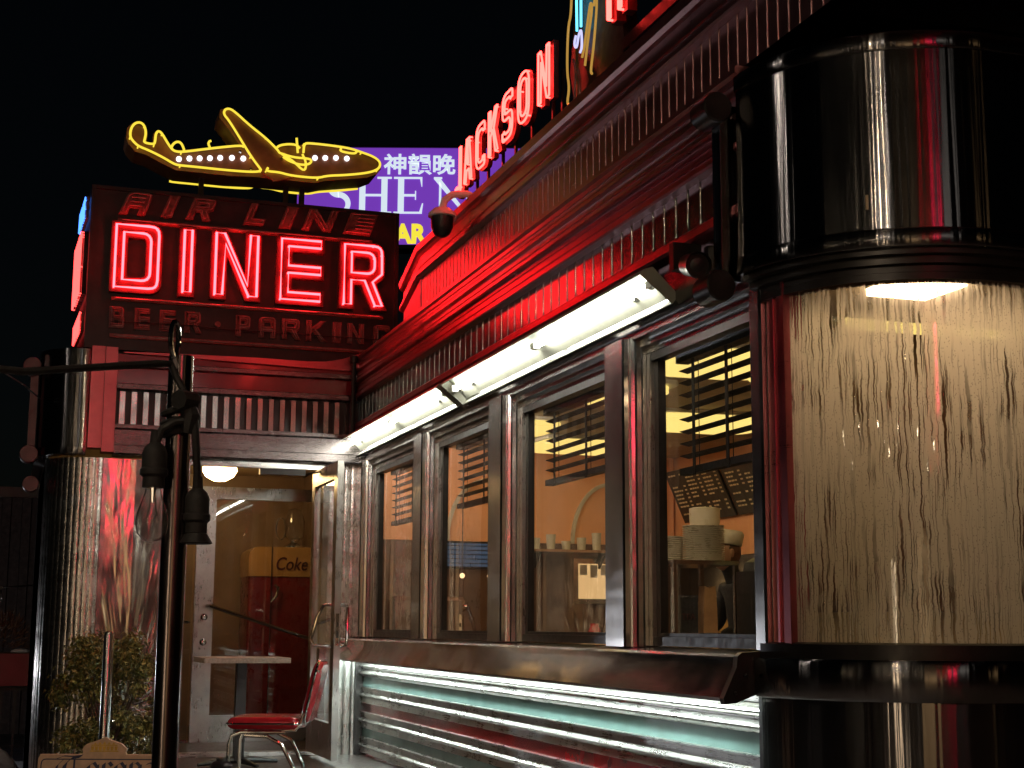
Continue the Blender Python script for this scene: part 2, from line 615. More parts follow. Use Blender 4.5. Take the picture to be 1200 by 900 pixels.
    def sweep(self, prof, path, closed=True):
        """prof: (d outward, z) along path of (x, y, nx, ny)"""
        n = len(prof)
        V = [(x + nx * d, y + ny * d, z) for (x, y, nx, ny) in path for d, z in prof]
        F = []
        for i in range(len(path) - 1):
            for j in range(n if closed else n - 1):
                F.append((i * n + j, i * n + (j + 1) % n, (i + 1) * n + (j + 1) % n, (i + 1) * n + j))
        if closed:
            tris = tessellate_polygon([[Vector((d, z, 0)) for d, z in prof]])
            o = (len(path) - 1) * n
            F += [tuple(q) for q in tris] + [tuple(i + o for i in reversed(q)) for q in tris]
        self.add(V, F)

    def ribs(self, path, z0, z1, pitch, width, height, round_=False, back=.12, base=0.):
        """vertical ribs along a path of (x, y, nx, ny)"""
        L = [0]
        for a, b in zip(path, path[1:]):
            L.append(L[-1] + sqrt((b[0] - a[0]) ** 2 + (b[1] - a[1]) ** 2))

        def at(s, d):
            i = 0
            while i < len(L) - 2 and L[i + 1] < s:
                i += 1
            t = (s - L[i]) / max(1e-9, L[i + 1] - L[i])
            a, b = path[i], path[i + 1]
            x, y, nx, ny = [a[k] + (b[k] - a[k]) * t for k in range(4)]
            return (x + nx * d, y + ny * d)
        pts = [at(0, base)]
        s = pitch * .5
        while s + width < L[-1]:
            if round_:
                for k in range(7):
                    a = pi * k / 6
                    pts.append(at(s + width * .5 * (1 - cos(a)), base + height * sin(a)))
            else:
                pts += [at(s, base), at(s + width * .08, base + height), at(s + width * .92, base + height), at(s + width, base)]
            s += pitch
        pts.append(at(L[-1], base))
        n = len(pts)
        self.add([(p[0], p[1], z0) for p in pts] + [(p[0], p[1], z1) for p in pts],
                 [(i, i + 1, i + 1 + n, i + n) for i in range(n - 1)])

    def build(self, name, mat, parent=None, smooth=35, label=None):
        me = bpy.data.meshes.new(name)
        base = parent
        off = Vector((0, 0, 0))
        while base is not None:
            off += base.location
            base = base.parent
        me.from_pydata([(p[0] - off.x, p[1] - off.y, p[2] - off.z) for p in self.v], [], self.f)
        bm = bmesh.new()
        bm.from_mesh(me)
        bmesh.ops.recalc_face_normals(bm, faces=bm.faces)
        bm.to_mesh(me)
        bm.free()
        for m in (mat if isinstance(mat, (list, tuple)) else [mat]):
            me.materials.append(m)
        if isinstance(mat, (list, tuple)):
            for p, k in zip(me.polygons, self.m):
                p.material_index = k
        if smooth:
            me.polygons.foreach_set("use_smooth", [True] * len(me.polygons))
            me.set_sharp_from_angle(angle=radians(smooth))
        o = bpy.data.objects.new(name, me)
        COL.objects.link(o)
        if parent is not None:
            o.parent = parent
        if label:
            o["label"] = label
        return o


def tag(o, label, cat, group=None):
    o["label"] = label
    o["category"] = cat
    if group:
        o["group"] = group
    return o


def thing(name, loc, label, cat, group=None):
    o = bpy.data.objects.new(name, None)
    o.empty_display_size = .1
    o.location = loc
    COL.objects.link(o)
    return tag(o, label, cat, group)


def kind(o, k):
    o["kind"] = k
    return o


def one(name, mb, mat, label, cat, group=None, smooth=35):
    """a thing that is a single mesh; its origin goes to the middle of its base"""
    xs = [p[0] for p in mb.v]; ys = [p[1] for p in mb.v]; zs = [p[2] for p in mb.v]
    c = ((min(xs) + max(xs)) / 2, (min(ys) + max(ys)) / 2, min(zs))
    mb.v = [(p[0] - c[0], p[1] - c[1], p[2] - c[2]) for p in mb.v]
    o = mb.build(name, mat, None, smooth)
    o.location = c
    return tag(o, label, cat, group)


def copy_tree(o, parent=None):
    c = o.copy()
    COL.objects.link(c)
    c.parent = parent
    for ch in o.children:
        copy_tree(ch, c)
    return c


def arc(cx, cy, r, a0, a1, n=24):
    """path points with outward normals"""
    out = []
    for i in range(n + 1):
        a = radians(a0 + (a1 - a0) * i / n)
        out.append((cx + r * cos(a), cy + r * sin(a), cos(a), sin(a)))
    return out


def line(x0, y0, x1, y1, nx, ny, n=1):
    return [(x0 + (x1 - x0) * i / n, y0 + (y1 - y0) * i / n, nx, ny) for i in range(n + 1)]


# ------------------------------------------------------------------ lettering
def rp(pts, seg=4):
    """outline points (x, y[, radius]) with rounded corners"""
    out = []
    n = len(pts)
    for i, p in enumerate(pts):
        if len(p) < 3 or p[2] <= 0:
            out.append((p[0], p[1]))
            continue
        P = Vector(p[:2]); A = Vector(pts[i - 1][:2]); B = Vector(pts[(i + 1) % n][:2])
        a = (A - P).normalized(); b = (B - P).normalized()
        ang = a.angle(b)
        d = min(p[2] / math.tan(ang / 2), (A - P).length * .49, (B - P).length * .49)
        s, e = P + a * d, P + b * d
        for k in range(seg + 1):
            t = k / seg
            q = s * (1 - t) ** 2 + P * 2 * t * (1 - t) + e * t ** 2
            out.append((q.x, q.y))
    return out


def area(c):
    return sum(c[i - 1][0] * c[i][1] - c[i][0] * c[i - 1][1] for i in range(len(c))) / 2


def inset(c, d):
    """move an outline sideways by d (to the left of its direction)"""
    n = len(c)
    out = []
    for i in range(n):
        p = Vector(c[i]); a = Vector(c[i - 1]); b = Vector(c[(i + 1) % n])
        e1 = (p - a).normalized(); e2 = (b - p).normalized()
        n1 = Vector((-e1.y, e1.x)); n2 = Vector((-e2.y, e2.x))
        m = n1 + n2
        if m.length < 1e-4:
            m = n1
        m.normalize()
        k = d / max(.35, m.dot(n1))
        q = p + m * k
        out.append((q.x, q.y))
    return out


def glyph(ch, w=.62, s=.2):
    h = .5 - s / 2
    g = h + s
    r = s * .8
    ri = s * .25
    if ch == 'I':
        return [[(0, 0), (s, 0), (s, 1), (0, 1)]], s
    if ch == 'L':
        return [[(0, 0), (w, 0), (w, s), (s, s), (s, 1), (0, 1)]], w
    if ch == 'E':
        return [[(0, 0), (w, 0), (w, s), (s, s), (s, h), (w, h), (w, g), (s, g), (s, 1 - s), (w, 1 - s), (w, 1), (0, 1)]], w
    if ch == 'N':
        return [[(0, 0), (s, 0), (s, .62), (w - s * .95, 0), (w, 0), (w, 1), (w - s, 1), (w - s, .38), (s * .95, 1), (0, 1)]], w
    if ch == 'D':
        return [rp([(0, 0), (w, 0, r), (w, 1, r), (0, 1)]), rp([(s, s), (w - s, s, ri), (w - s, 1 - s, ri), (s, 1 - s)])], w
    if ch == 'R':
        b = .36
        return [rp([(0, 0), (s, 0), (s, b), (w * .48, b), (w - s * .85, 0), (w + s * .2, 0), (w * .82, b + .03), (w, b + .14, .04), (w, 1, r), (0, 1)]),
                rp([(s, b + s), (w - s, b + s, ri), (w - s, 1 - s, ri), (s, 1 - s)])], w
    if ch == 'P':
        b = .34
        return [rp([(0, 0), (s, 0), (s, b), (w, b, r), (w, 1, r), (0, 1)]), rp([(s, b + s), (w - s, b + s, ri), (w - s, 1 - s, ri), (s, 1 - s)])], w
    if ch == 'B':
        t = s * .9
        return [rp([(0, 0), (w, 0, r), (w, .5, .05), (w * .93, .5), (w * .96, .53), (w * .96, 1, r), (0, 1)]),
                [(s, t), (w - s, t), (w - s, .5 - t / 2), (s, .5 - t / 2)], [(s, .5 + t / 2), (w - s, .5 + t / 2), (w - s, 1 - t), (s, 1 - t)]], w
    if ch == 'A':
        b = .3
        return [rp([(0, 0), (s, 0), (s, b), (w - s, b), (w - s, 0), (w, 0), (w, 1, r), (0, 1, r)]),
                [(s, b + s), (w - s, b + s), (w - s, 1 - s), (s, 1 - s)]], w
    if ch == 'K':
        return [[(0, 0), (s, 0), (s, .4), (s * 1.35, .46), (w - s * 1.05, 0), (w + s * .15, 0), (s * 2., .55), (w + s * .05, 1), (w - s * 1.1, 1), (s, .66), (s, 1), (0, 1)]], w
    if ch == 'G':
        return [rp([(0, 0, r), (w, 0, r), (w, .5), (w * .5, .5), (w * .5, .5 - s), (w - s, .5 - s), (w - s, s), (s, s), (s, 1 - s), (w - s, 1 - s), (w - s, .7), (w, .7), (w, 1, r), (0, 1, r)])], w
    # narrow signwriter's capitals for the roof letters
    if ch == 'a':
        return [[(0, 0), (s, 0), (s * 1.3, .24), (w - s * 1.3, .24), (w - s, 0), (w, 0), (w * .5 + s * .6, 1), (w * .5 - s * .6, 1)],
                [(s * 1.5, .24 + s), (w - s * 1.5, .24 + s), (w * .5, .78)]], w
    if ch == 'o':
        return [rp([(0, 0, w * .5), (w, 0, w * .5), (w, 1, w * .5), (0, 1, w * .5)], 7), rp([(s, s, w * .3), (w - s, s, w * .3), (w - s, 1 - s, w * .3), (s, 1 - s, w * .3)], 7)], w
    if ch == 'c':
        return [rp([(0, 0, w * .5), (w, 0, w * .5), (w, .28), (w - s, .28), (w - s, s, w * .25), (s, s, w * .3), (s, 1 - s, w * .3), (w - s, 1 - s, w * .25), (w - s, .72), (w, .72), (w, 1, w * .5), (0, 1, w * .5)], 6)], w
    if ch == 'j':
        return [rp([(0, -.1, w * .5), (w, -.1, w * .5), (w, 1), (w - s, 1), (w - s, s - .1, w * .25), (s, s - .1, w * .25), (s, .16), (0, .16)], 6)], w
    if ch == 's':
        return [rp([(0, 0, w * .5), (w, 0, w * .5), (w, .5 + s * .5, w * .4), (s, .5 + s * .5, w * .2), (s, 1 - s, w * .2), (w - s, 1 - s, w * .2), (w - s, .75), (w, .75), (w, 1, w * .5),
                    (0, 1, w * .5), (0, .5 - s * .5, w * .4), (w - s, .5 - s * .5, w * .2), (w - s, s, w * .2), (s, s, w * .2), (s, .25), (0, .25)], 6)], w
    if ch == 'H':
        return [[(0, 0), (s, 0), (s, h), (w - s, h), (w - s, 0), (w, 0), (w, 1), (w - s, 1), (w - s, g), (s, g), (s, 1), (0, 1)]], w
    raise KeyError(ch)


def orient(cs):
    out = []
    for i, c in enumerate(cs):
        a = area(c)
        if (i == 0) != (a > 0):
            c = c[::-1]
        out.append(c)
    return out


def neon_letter(ch, fn, scale, parent, face_mat, tube_mat, w=.62, s=.2, shear=0., depth=.05, r=.0085, ins=.055, stand=.035, double=True, name="letter", xs=1.):
    """a metal channel letter (face + returns) with a glass tube running inside its outline.
    fn(u, v, t): sign plane, t grows towards the viewer"""
    cs, adv = glyph(ch, w, s)
    cs = [[((x * xs + shear * y) * scale, y * scale) for x, y in c] for c in orient(cs)]
    m = MB()
    m.plate(cs, fn, .002, depth)
    o = m.build(name, face_mat, parent, 30)
    t = MB()
    for c in cs if double else cs[:1]:
        p = inset(c, ins * scale)
        # drop points that nearly coincide
        q = [p[0]]
        for a in p[1:]:
            if (Vector(a) - Vector(q[-1])).length > .006:
                q.append(a)
        t.tube([fn(u, v, depth + stand) for u, v in q], r, closed=True, n=8)
        for u, v in q[::max(2, len(q) // 3)]:
            t.tube([fn(u, v, depth - .005), fn(u, v, depth + stand)], r * .8, n=6)
    t.build("neon_tube", tube_mat, o)
    return o, adv * scale


def text_mesh(body, size, fn, t0, t1, bold=0., align='LEFT', shear=0., res=3):
    """filled lettering from the built-in font, as an MB laid on a plane by fn(u, v, t)"""
    cu = bpy.data.curves.new("lettering", 'FONT')
    cu.body = body
    cu.size = size
    cu.offset = bold
    cu.shear = shear
    cu.align_x = align
    cu.resolution_u = res
    cu.extrude = .5
    o = bpy.data.objects.new("lettering", cu)
    COL.objects.link(o)
    bpy.context.view_layer.update()
    me = bpy.data.meshes.new_from_object(o.evaluated_get(bpy.context.evaluated_depsgraph_get()))
    mb = MB()
    mb.add([fn(v.co.x, v.co.y, t0 if v.co.z < 0 else t1) for v in me.vertices], [tuple(p.vertices) for p in me.polygons])
    bpy.data.objects.remove(o)
    bpy.data.meshes.remove(me)
    bpy.data.curves.remove(cu)
    return mb
PL = dict(
    tail=[(0.704,5.218),(0.677,5.251),(0.679,5.315),(0.706,5.364),(0.748,5.378),(0.780,5.354),(0.795,5.301),(0.788,5.245),(0.781,5.217),(0.859,5.211),(0.866,5.236),(0.868,5.300),(0.888,5.325),(0.915,5.306),(0.952,5.246),(0.989,5.194),(1.015,5.174),(1.068,5.172),(1.293,5.228),(1.521,5.278),(1.548,5.266)],
    belly=[(0.704,5.218),(0.740,5.185),(0.827,5.158),(0.932,5.115),(1.020,5.069),(1.063,5.065),(1.194,5.066),(1.440,5.064),(1.653,5.072),(1.688,5.094)],
    wing=[(1.688,5.094),(1.604,5.197),(1.501,5.354),(1.425,5.467),(1.379,5.518),(1.387,5.556),(1.422,5.569),(1.467,5.547),(1.587,5.448),(1.716,5.360),(1.809,5.276),(1.828,5.250)],
    tailplane=[(0.989,5.194),(0.999,5.227),(1.029,5.254),(1.061,5.249),(1.084,5.205),(1.090,5.174)],
    nacelle=[(1.800,5.284),(1.826,5.312),(1.898,5.331),(1.962,5.331),(1.990,5.305)],
    mast=[(1.960,5.387),(1.966,5.331),(1.973,5.266)],
    engine=[(1.846,5.242),(1.938,5.196),(2.032,5.112),(2.045,5.189),(2.010,5.260)],
    engine2=[(1.828,5.250),(1.938,5.224),(2.065,5.229),(2.088,5.212),(2.067,5.181),(1.994,5.168),(1.902,5.192),(1.856,5.221)],
    nose=[(2.018,5.271),(2.022,5.347),(2.062,5.357),(2.247,5.357),(2.396,5.350),(2.490,5.328),(2.585,5.304),(2.638,5.271),(2.647,5.234),(2.625,5.197),(2.550,5.162),(2.382,5.126),(2.216,5.103),(2.143,5.076),(2.015,5.072),(1.906,5.076),(1.833,5.091),(1.725,5.089),(1.742,5.119)],
    cockpit=[(2.321,5.342),(2.313,5.316),(2.434,5.307),(2.452,5.332)],
    rearwing=[(1.389,5.263),(1.313,5.379),(1.318,5.408),(1.335,5.417)],
    bulbs=[(1.055,5.128),(1.135,5.141),(1.213,5.151),(1.292,5.161),(1.371,5.172),(1.462,5.182),(1.551,5.186),(1.519,5.229),(2.120,5.253),(2.203,5.262),(2.290,5.272),(2.379,5.276),(1.608,5.095),(1.725,5.089),(1.847,5.205)],
    body=[(0.670,5.214),(0.651,5.257),(0.656,5.340),(0.697,5.387),(0.756,5.401),(0.791,5.374),(0.812,5.303),(0.806,5.238),(0.854,5.235),(0.854,5.317),(0.887,5.348),(0.923,5.325),(0.969,5.247),(1.014,5.197),(1.292,5.250),(1.520,5.300),(1.408,5.446),(1.353,5.505),(1.359,5.571),(1.421,5.598),(1.484,5.568),(1.605,5.460),(1.808,5.298),(1.897,5.352),(2.007,5.351),(2.080,5.382),(2.395,5.373),(2.584,5.327),(2.657,5.273),(2.666,5.221),(2.635,5.179),(2.551,5.138),(2.217,5.078),(2.125,5.050),(1.906,5.050),(1.654,5.050),(1.441,5.039),(1.038,5.040),(0.915,5.089),(0.810,5.138),(0.724,5.156)],
)

# ------------------------------------------------------------------ ground
FL = .6          # landing and floor level above the pavement
m = MB()
m.add([(-150, -150, 0), (150, -150, 0), (150, 150, 0), (-150, 150, 0)], [(0, 1, 2, 3)])
kind(m.build("ground", ASPHALT), "structure")
m = MB()
m.box(-.2, 9, -2.5, 17, .004, .12)
kind(m.build("pavement", CONCRETE), "structure")
m = MB()
m.box(.75, 2.62, 7.4, 14.4, .12, FL - .004)
m.box(.75, 2.62, 7.05, 7.4, .12, .44)
m.box(.75, 2.62, 6.7, 7.05, .12, .28)
kind(m.build("landing", TILE), "structure")

# ------------------------------------------------------------------ the dining car
diner = thing("diner", (3.8, 7.6, 0), "stainless steel diner car with ribbed friezes, striped lower wall and rounded corner of fogged glass", "diner")
YF, YN = 11.3, 4.74      # far and near ends of the straight facade
XF = 2.5                 # facade plane

# lower wall: stepped stainless mouldings with enamel stripes let into them
m = MB()
prof = [(2.585, 1.42), (2.585, 1.29), (2.6, 1.286)]


def roll(z1, z0, d=.03, x=2.585, k=6):
    return [(x - d * sin(pi * i / k), z1 + (z0 - z1) * i / k) for i in range(k + 1)]


def trim(zt):
    p = [(2.6, zt), (2.57, zt - .003), (2.57, zt - .012), (2.583, zt - .016), (2.583, zt - .045)]
    p += roll(zt - .047, zt - .082, .022, 2.583)
    p += [(2.583, zt - .087), (2.575, zt - .118), (2.6, zt - .121)]
    return p


prof += roll(1.283, 1.235) + roll(1.23, 1.178) + [(2.6, 1.176)]
z = 1.103
stripes = [(1.176, 1.103, 0)]
for i in range(5):
    prof += trim(z)
    zb = z - .121
    if i < 4:
        stripes.append((zb, zb - .062, (i + 1) % 2))
        z = zb - .062
prof += [(2.585, zb - .003), (2.585, .12)]
back = [(2.66, .12), (2.66, 1.42)]
m.prism_y(prof + back, 4.8, 11.25)
sid = m.build("lower_wall", STR, diner, 25)
for z1, z0, k in stripes:
    s_ = MB()
    s_.box(2.592, 2.6 - .0015, 4.8, 11.25, z0 - .001, z1 + .001)
    s_.build("enamel_stripe", RED_EN if k else GREEN_EN, diner, 0, label="dark red enamel stripe" if k else "sea green enamel stripe")
m = MB()
m.box(2.54, 2.66, 4.7, 4.8, .12, 1.44)
m.build("corner_strip", DARKM, diner)
m = MB(); m.box(2.53, 2.66, 11.25, 11.296, .12, 1.44)
m.build("corner_strip", DARKM, diner)

# sill: a folded steel ledge that sheds water, closed by a dark plate at its near end
m = MB()
m.prism_y([(2.66, 1.475), (2.44, 1.462), (2.425, 1.452), (2.42, 1.418), (2.365, 1.312), (2.368, 1.300), (2.40, 1.303), (2.455, 1.41), (2.66, 1.418)], 4.74, 11.296)
sill = m.build("window_sill", STSILL, diner, 20)
m = MB()
m.prism_y([(2.66, 1.48), (2.43, 1.468), (2.412, 1.455), (2.408, 1.418), (2.355, 1.312), (2.36, 1.292), (2.405, 1.296), (2.50, 1.33), (2.53, 1.29), (2.66, 1.29)], 4.705, 4.738)
m.ball((2.44, 4.70, 1.39), .007, 8)
m.ball((2.40, 4.70, 1.33), .007, 8)
m.ball((2.50, 4.70, 1.33), .007, 8)
m.build("end_plate", DARKM, sill)

# pilasters between the windows
pil = None
for (y0, y1) in ((9.3, 9.518), (7.628, 7.872), (5.92, 6.145), (11.06, 11.294), (4.655, 4.745)):
    m = MB()
    yn = y0
    m.prism_z([(2.66, y1), (2.515, y1), (2.50, y1 - .012), (2.50, yn + .012), (2.506, yn), (2.53, yn), (2.532, yn - .016), (2.548, yn - .02), (2.552, yn - .034),
               (2.572, yn - .036), (2.575, yn - .05), (2.66, yn - .05)], 1.476 if y0 != 5.92 else 1.472, 2.81)
    m.build("pilaster", STP, diner, 25)

# windows: light metal frames, dark inner sash, one big pane each
for (y0, y1) in ((9.52, 11.0), (7.875, 9.248), (6.148, 7.576), (4.75, 5.868)):
    m = MB()
    m.box(2.595, 2.65, y0 + .001, y0 + .03, 1.477, 2.735)
    m.box(2.595, 2.65, y0 + .03, y1 - .035, 1.477, 1.515)
    m.box(2.595, 2.65, y0 + .03, y1 - .035, 2.70, 2.735)
    wf = m.build("window", DARKM, diner, 0)
    s_ = MB(); s_.box(2.592, 2.65, y1 - .0345, y1 - .001, 1.477, 2.735); s_.build("stile", SATIN, wf, 0)
    s_ = MB()
    s_.box(2.612, 2.648, y1 - .075, y1 - .0355, 1.5155, 2.699)
    s_.box(2.612, 2.648, y0 + .0305, y0 + .06, 1.5155, 2.699)
    s_.box(2.612, 2.648, y0 + .06, y1 - .075, 1.5155, 1.53)
    s_.build("sash", DARKM, wf, 0)
    g = MB()
    g.add([(2.635, y0 + .06, 1.53), (2.635, y1 - .075, 1.53), (2.635, y1 - .075, 2.7), (2.635, y0 + .06, 2.7)], [(0, 1, 2, 3)])
    g.build("pane", PANE, wf, 0)

# head of the windows: stepped dark soffit, then the ledge carrying the lamps
m = MB()
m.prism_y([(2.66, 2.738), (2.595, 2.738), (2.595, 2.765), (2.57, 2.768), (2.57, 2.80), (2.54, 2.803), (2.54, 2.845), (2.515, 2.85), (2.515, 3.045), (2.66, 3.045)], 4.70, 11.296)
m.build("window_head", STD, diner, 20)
m = MB()
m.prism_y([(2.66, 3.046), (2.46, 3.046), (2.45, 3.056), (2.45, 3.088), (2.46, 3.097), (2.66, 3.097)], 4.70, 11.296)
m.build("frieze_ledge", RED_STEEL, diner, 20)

# lower ribbed band
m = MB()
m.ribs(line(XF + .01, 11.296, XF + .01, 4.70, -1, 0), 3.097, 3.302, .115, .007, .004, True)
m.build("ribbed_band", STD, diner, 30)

# mouldings between the two ribbed bands
m = MB()
m.prism_y([(2.9, 3.302), (2.465, 3.302), (2.458, 3.31), (2.458, 3.33), (2.485, 3.336), (2.485, 3.356), (2.478, 3.358), (2.478, 3.374), (2.484, 3.377), (2.484, 3.392), (2.477, 3.394), (2.477, 3.409), (2.484, 3.412), (2.485, 3.418), (2.9, 3.418)], 4.72, 11.296)
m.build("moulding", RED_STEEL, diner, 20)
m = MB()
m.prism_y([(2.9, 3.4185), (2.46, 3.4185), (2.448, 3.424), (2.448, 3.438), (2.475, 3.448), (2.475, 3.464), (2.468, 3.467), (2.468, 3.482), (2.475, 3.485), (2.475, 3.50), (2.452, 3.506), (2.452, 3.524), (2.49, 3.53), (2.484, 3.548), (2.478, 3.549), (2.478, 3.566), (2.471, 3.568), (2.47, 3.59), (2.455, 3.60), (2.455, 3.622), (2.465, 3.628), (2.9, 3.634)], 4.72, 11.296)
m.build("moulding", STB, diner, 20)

# parapet: upper ribbed band and cornice on a line that curves away at the far end
nf_ = Vector((-1.1, .165)).normalized()
far = [(3.6, 10.7, 0, 1), (2.78, 10.55, -.7, .7), (2.665, 10.45, nf_.x, nf_.y), (XF, 9.345, nf_.x, nf_.y)]
par = far + line(XF, 9.34, XF, 4.3, -1, 0, 8) + arc(XF + .5, 4.1, .5, 184, 268, 10) + line(3.1, 3.6, 8, 3.6, 0, -1, 2)
m = MB()
m.ribs(par[3:], 3.634, 3.858, .078, .007, .004, True)
m.build("ribbed_band", STB, diner, 30)
m = MB()
m.ribs(far[::-1][:3], 3.40, 3.857, .05, .048, .012, True)
m.build("fluted_return", FLUTE_PINK, diner, 30)
m = MB()
m.sweep([(-.3, 3.858), (.035, 3.858), (.045, 3.866), (.045, 3.888), (.012, 3.896), (.012, 3.93), (.02, 3.934), (.02, 3.948), (.012, 3.952), (.012, 4.008), (.03, 4.014), (.045, 4.03), (.05, 4.072), (.02, 4.088), (-.3, 4.088)], par)
m.build("cornice", STB, diner, 20)
m = MB()
m.prism_z([(2.7, 4.3), (8, 4.0), (8, 11.28), (3.6, 10.6), (2.85, 10.3)], 3.7, 4.0)
m.build("roof", BLACK, diner, 0)

# rounded corner: fascia drum, curved fogged window, skirt
CX, CY = 3.10, 4.70
def corner(R, a0=180):
    return arc(CX, CY, R, a0, 270, 40) + line(CX + .02, CY - R, 8, CY - R, 0, -1, 3)
m = MB()
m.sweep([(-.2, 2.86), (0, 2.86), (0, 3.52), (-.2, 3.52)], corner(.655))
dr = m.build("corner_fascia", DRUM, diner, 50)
for z0, z1 in ((2.815, 2.878), (3.508, 3.572)):
    m = MB()
    m.sweep([(-.2, z0), (.004, z0), (.008, z0 + .006), (.008, z1 - .006), (.004, z1), (-.2, z1)], corner(.655))
    m.build("trim_band", DRUM, dr, 50)
m = MB()
m.sweep([(-.12, 2.74), (.0, 2.74), (.0, 2.762), (.02, 2.766), (.02, 2.79), (.045, 2.794), (.045, 2.814), (-.12, 2.814)], corner(.595))
m.build("corner_head", DARKM, diner, 40)
m = MB()
m.sweep([(-.06, 1.452), (.012, 1.452), (.012, 1.50), (-.02, 1.508), (-.06, 1.508)], corner(.59))
m.sweep([(-.06, 2.715), (.006, 2.715), (.006, 2.739), (-.06, 2.739)], corner(.59))
cw = m.build("curved_window", DARKM, diner, 40)
P = corner(.575)
me_v, me_f, uvs = [], [], []
L = 0
g = bpy.data.meshes.new("pane")
for i, p in enumerate(P):
    if i:
        L += sqrt((p[0] - P[i - 1][0]) ** 2 + (p[1] - P[i - 1][1]) ** 2)
    me_v += [(p[0] - 3.8, p[1] - 7.6, 1.5), (p[0] - 3.8, p[1] - 7.6, 2.73)]
    uvs.append(L / 1.23)
for i in range(len(P) - 1):
    me_f.append((2 * i, 2 * i + 2, 2 * i + 3, 2 * i + 1))
g.from_pydata(me_v, [], me_f)
ul = g.uv_layers.new(name="UVMap")
for p in g.polygons:
    for li in p.loop_indices:
        vi = g.loops[li].vertex_index
        ul.data[li].uv = (uvs[vi // 2], vi % 2)
    p.use_smooth = True
g.materials.append(FOG)
po = bpy.data.objects.new("pane", g)
COL.objects.link(po)
po.parent = cw
m = MB()
m.prism_z([(2.535, 4.652), (2.523, 4.645), (2.523, 4.60), (2.531, 4.598), (2.531, 4.575), (2.524, 4.573), (2.526, 4.53), (2.60, 4.53), (2.60, 4.652)], 1.452, 2.814)
m.build("corner_post", RED_STEEL, diner, 20)  # red reflection on the post put into its steel colour
m = MB()
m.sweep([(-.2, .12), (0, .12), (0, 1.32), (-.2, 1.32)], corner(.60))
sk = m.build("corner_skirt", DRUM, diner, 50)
m = MB()
m.sweep([(-.2, 1.318), (.02, 1.318), (.026, 1.326), (.026, 1.436), (.018, 1.451), (-.2, 1.451)], corner(.60))
m.build("trim_band", DRUM, sk, 50)

# upright ornament between frieze and drum: a flat bar held by two rolls
m = MB()
m.box(2.395, 2.47, 4.735, 4.80, 2.80, 3.47)
orn = m.build("upright_bar", DRUM, diner, 20)
for zc in (3.45, 2.775):
    m = MB()
    m.lathe([(.0, 0), (.052, 0), (.058, .006), (.058, .125), (.052, .131), (.0, .131)], (2.375, 4.70, zc), (0, 1, 0), 28)
    m.build("roll_end", DARKM, orn, 30)
# end walls and back of the car
m = MB()
m.box(8, 8.1, 3.7, 11.3, .12, 3.7)
m.box(4.8, 7.99, 11.27, 11.296, .12, 3.7)
m.build("outer_wall", CONCRETE, diner, 0)
m = MB()
m.box(2.62, 2.9, 4.66, 11.29, 3.05, 3.6)
m.box(2.662, 2.70, 4.66, 11.29, 2.74, 3.04)
m.build("wall_core", BLACK, diner, 0)

# ------------------------------------------------------------------ inside the dining car
def struct(name, mb, mat, smooth=0):
    return kind(mb.build(name, mat, None, smooth), "structure")


m = MB(); m.box(2.67, 7.9, 4.15, 11.26, .5, FL); struct("interior_floor", m, TILE)
m = MB(); m.box(2.67, 7.9, 4.2, 11.26, 2.95, 3.0); struct("interior_ceiling", m, CREAM)
# back wall: orange plaster above, dark steel below
m = MB()
m.box(5.2, 5.3, 4.2, 11.26, 2.10, 2.949)
struct("interior_back_wall", m, ORANGE)
m = MB()
m.box(5.19, 5.3, 4.2, 11.26, FL, 2.098)
struct("interior_back_wall", m, STD)
# end wall with a round-headed opening band
m = MB()
m.box(2.67, 5.18, 11.2, 11.259, 2.22, 2.949)
struct("interior_end_wall", m, ORANGE)
m = MB()
m.box(2.67, 5.18, 11.205, 11.259, FL, 2.218)
struct("interior_end_wall", m, BROWN)
m = MB()
for k in range(2):
    cxx = 3.55 + k * 1.05
    pts = [(cxx + .34 * cos(a), 2.22 + .5 * sin(a)) for a in [pi * i / 20 for i in range(21)]]
    pts2 = [(cxx + .31 * cos(a), 2.22 + .47 * sin(a)) for a in [pi * i / 20 for i in range(20, -1, -1)]]
    m.prism_y(pts + pts2, 11.18, 11.199)
tag(m.build("arch_trim", PORCELAIN, None, 30), "pale double arch moulding on the orange end wall", "moulding")

# ceiling lights
first = None
for i, (x, y) in enumerate(((3.35, 6.85), (4.35, 8.95), (3.1, 7.95), (4.15, 10.45), (4.2, 6.9), (3.05, 9.6), (3.9, 5.4))):
    if first is None:
        first = thing("ceiling_light", (x, y, 2.95), "glowing yellow ceiling panel", "ceiling light", "yellow ceiling lights in the diner")
        f_ = MB()
        f_.prism_z(rp([(x - .48, y - .36, .1), (x + .48, y - .36, .1), (x + .48, y + .36, .1), (x - .48, y + .36, .1)]), 2.925, 2.949)
        f_.build("housing", WHITE, first, 30)
        f_ = MB()
        f_.prism_z(rp([(x - .46, y - .34, .2), (x + .46, y - .34, .2), (x + .46, y + .34, .2), (x - .46, y + .34, .2)], 6), 2.89, 2.9245)
        f_.build("diffuser", CEIL_L, first, 30)
        c = first
    else:
        c = copy_tree(first)
        c.location = (x, y, 2.95)
    c["label"] = ["yellow ceiling panel behind the blind of the nearest facade window, the forward one", "yellow ceiling panel farther back seen below the nearest window's blind",
                  "yellow ceiling panel behind the blind of the second facade window", "yellow ceiling panel far inside above the orange arches",
                  "yellow ceiling panel deep behind the nearest facade window", "yellow ceiling panel behind the blind of the third facade window",
                  "yellow ceiling panel just inside the fogged rounded corner"][i]

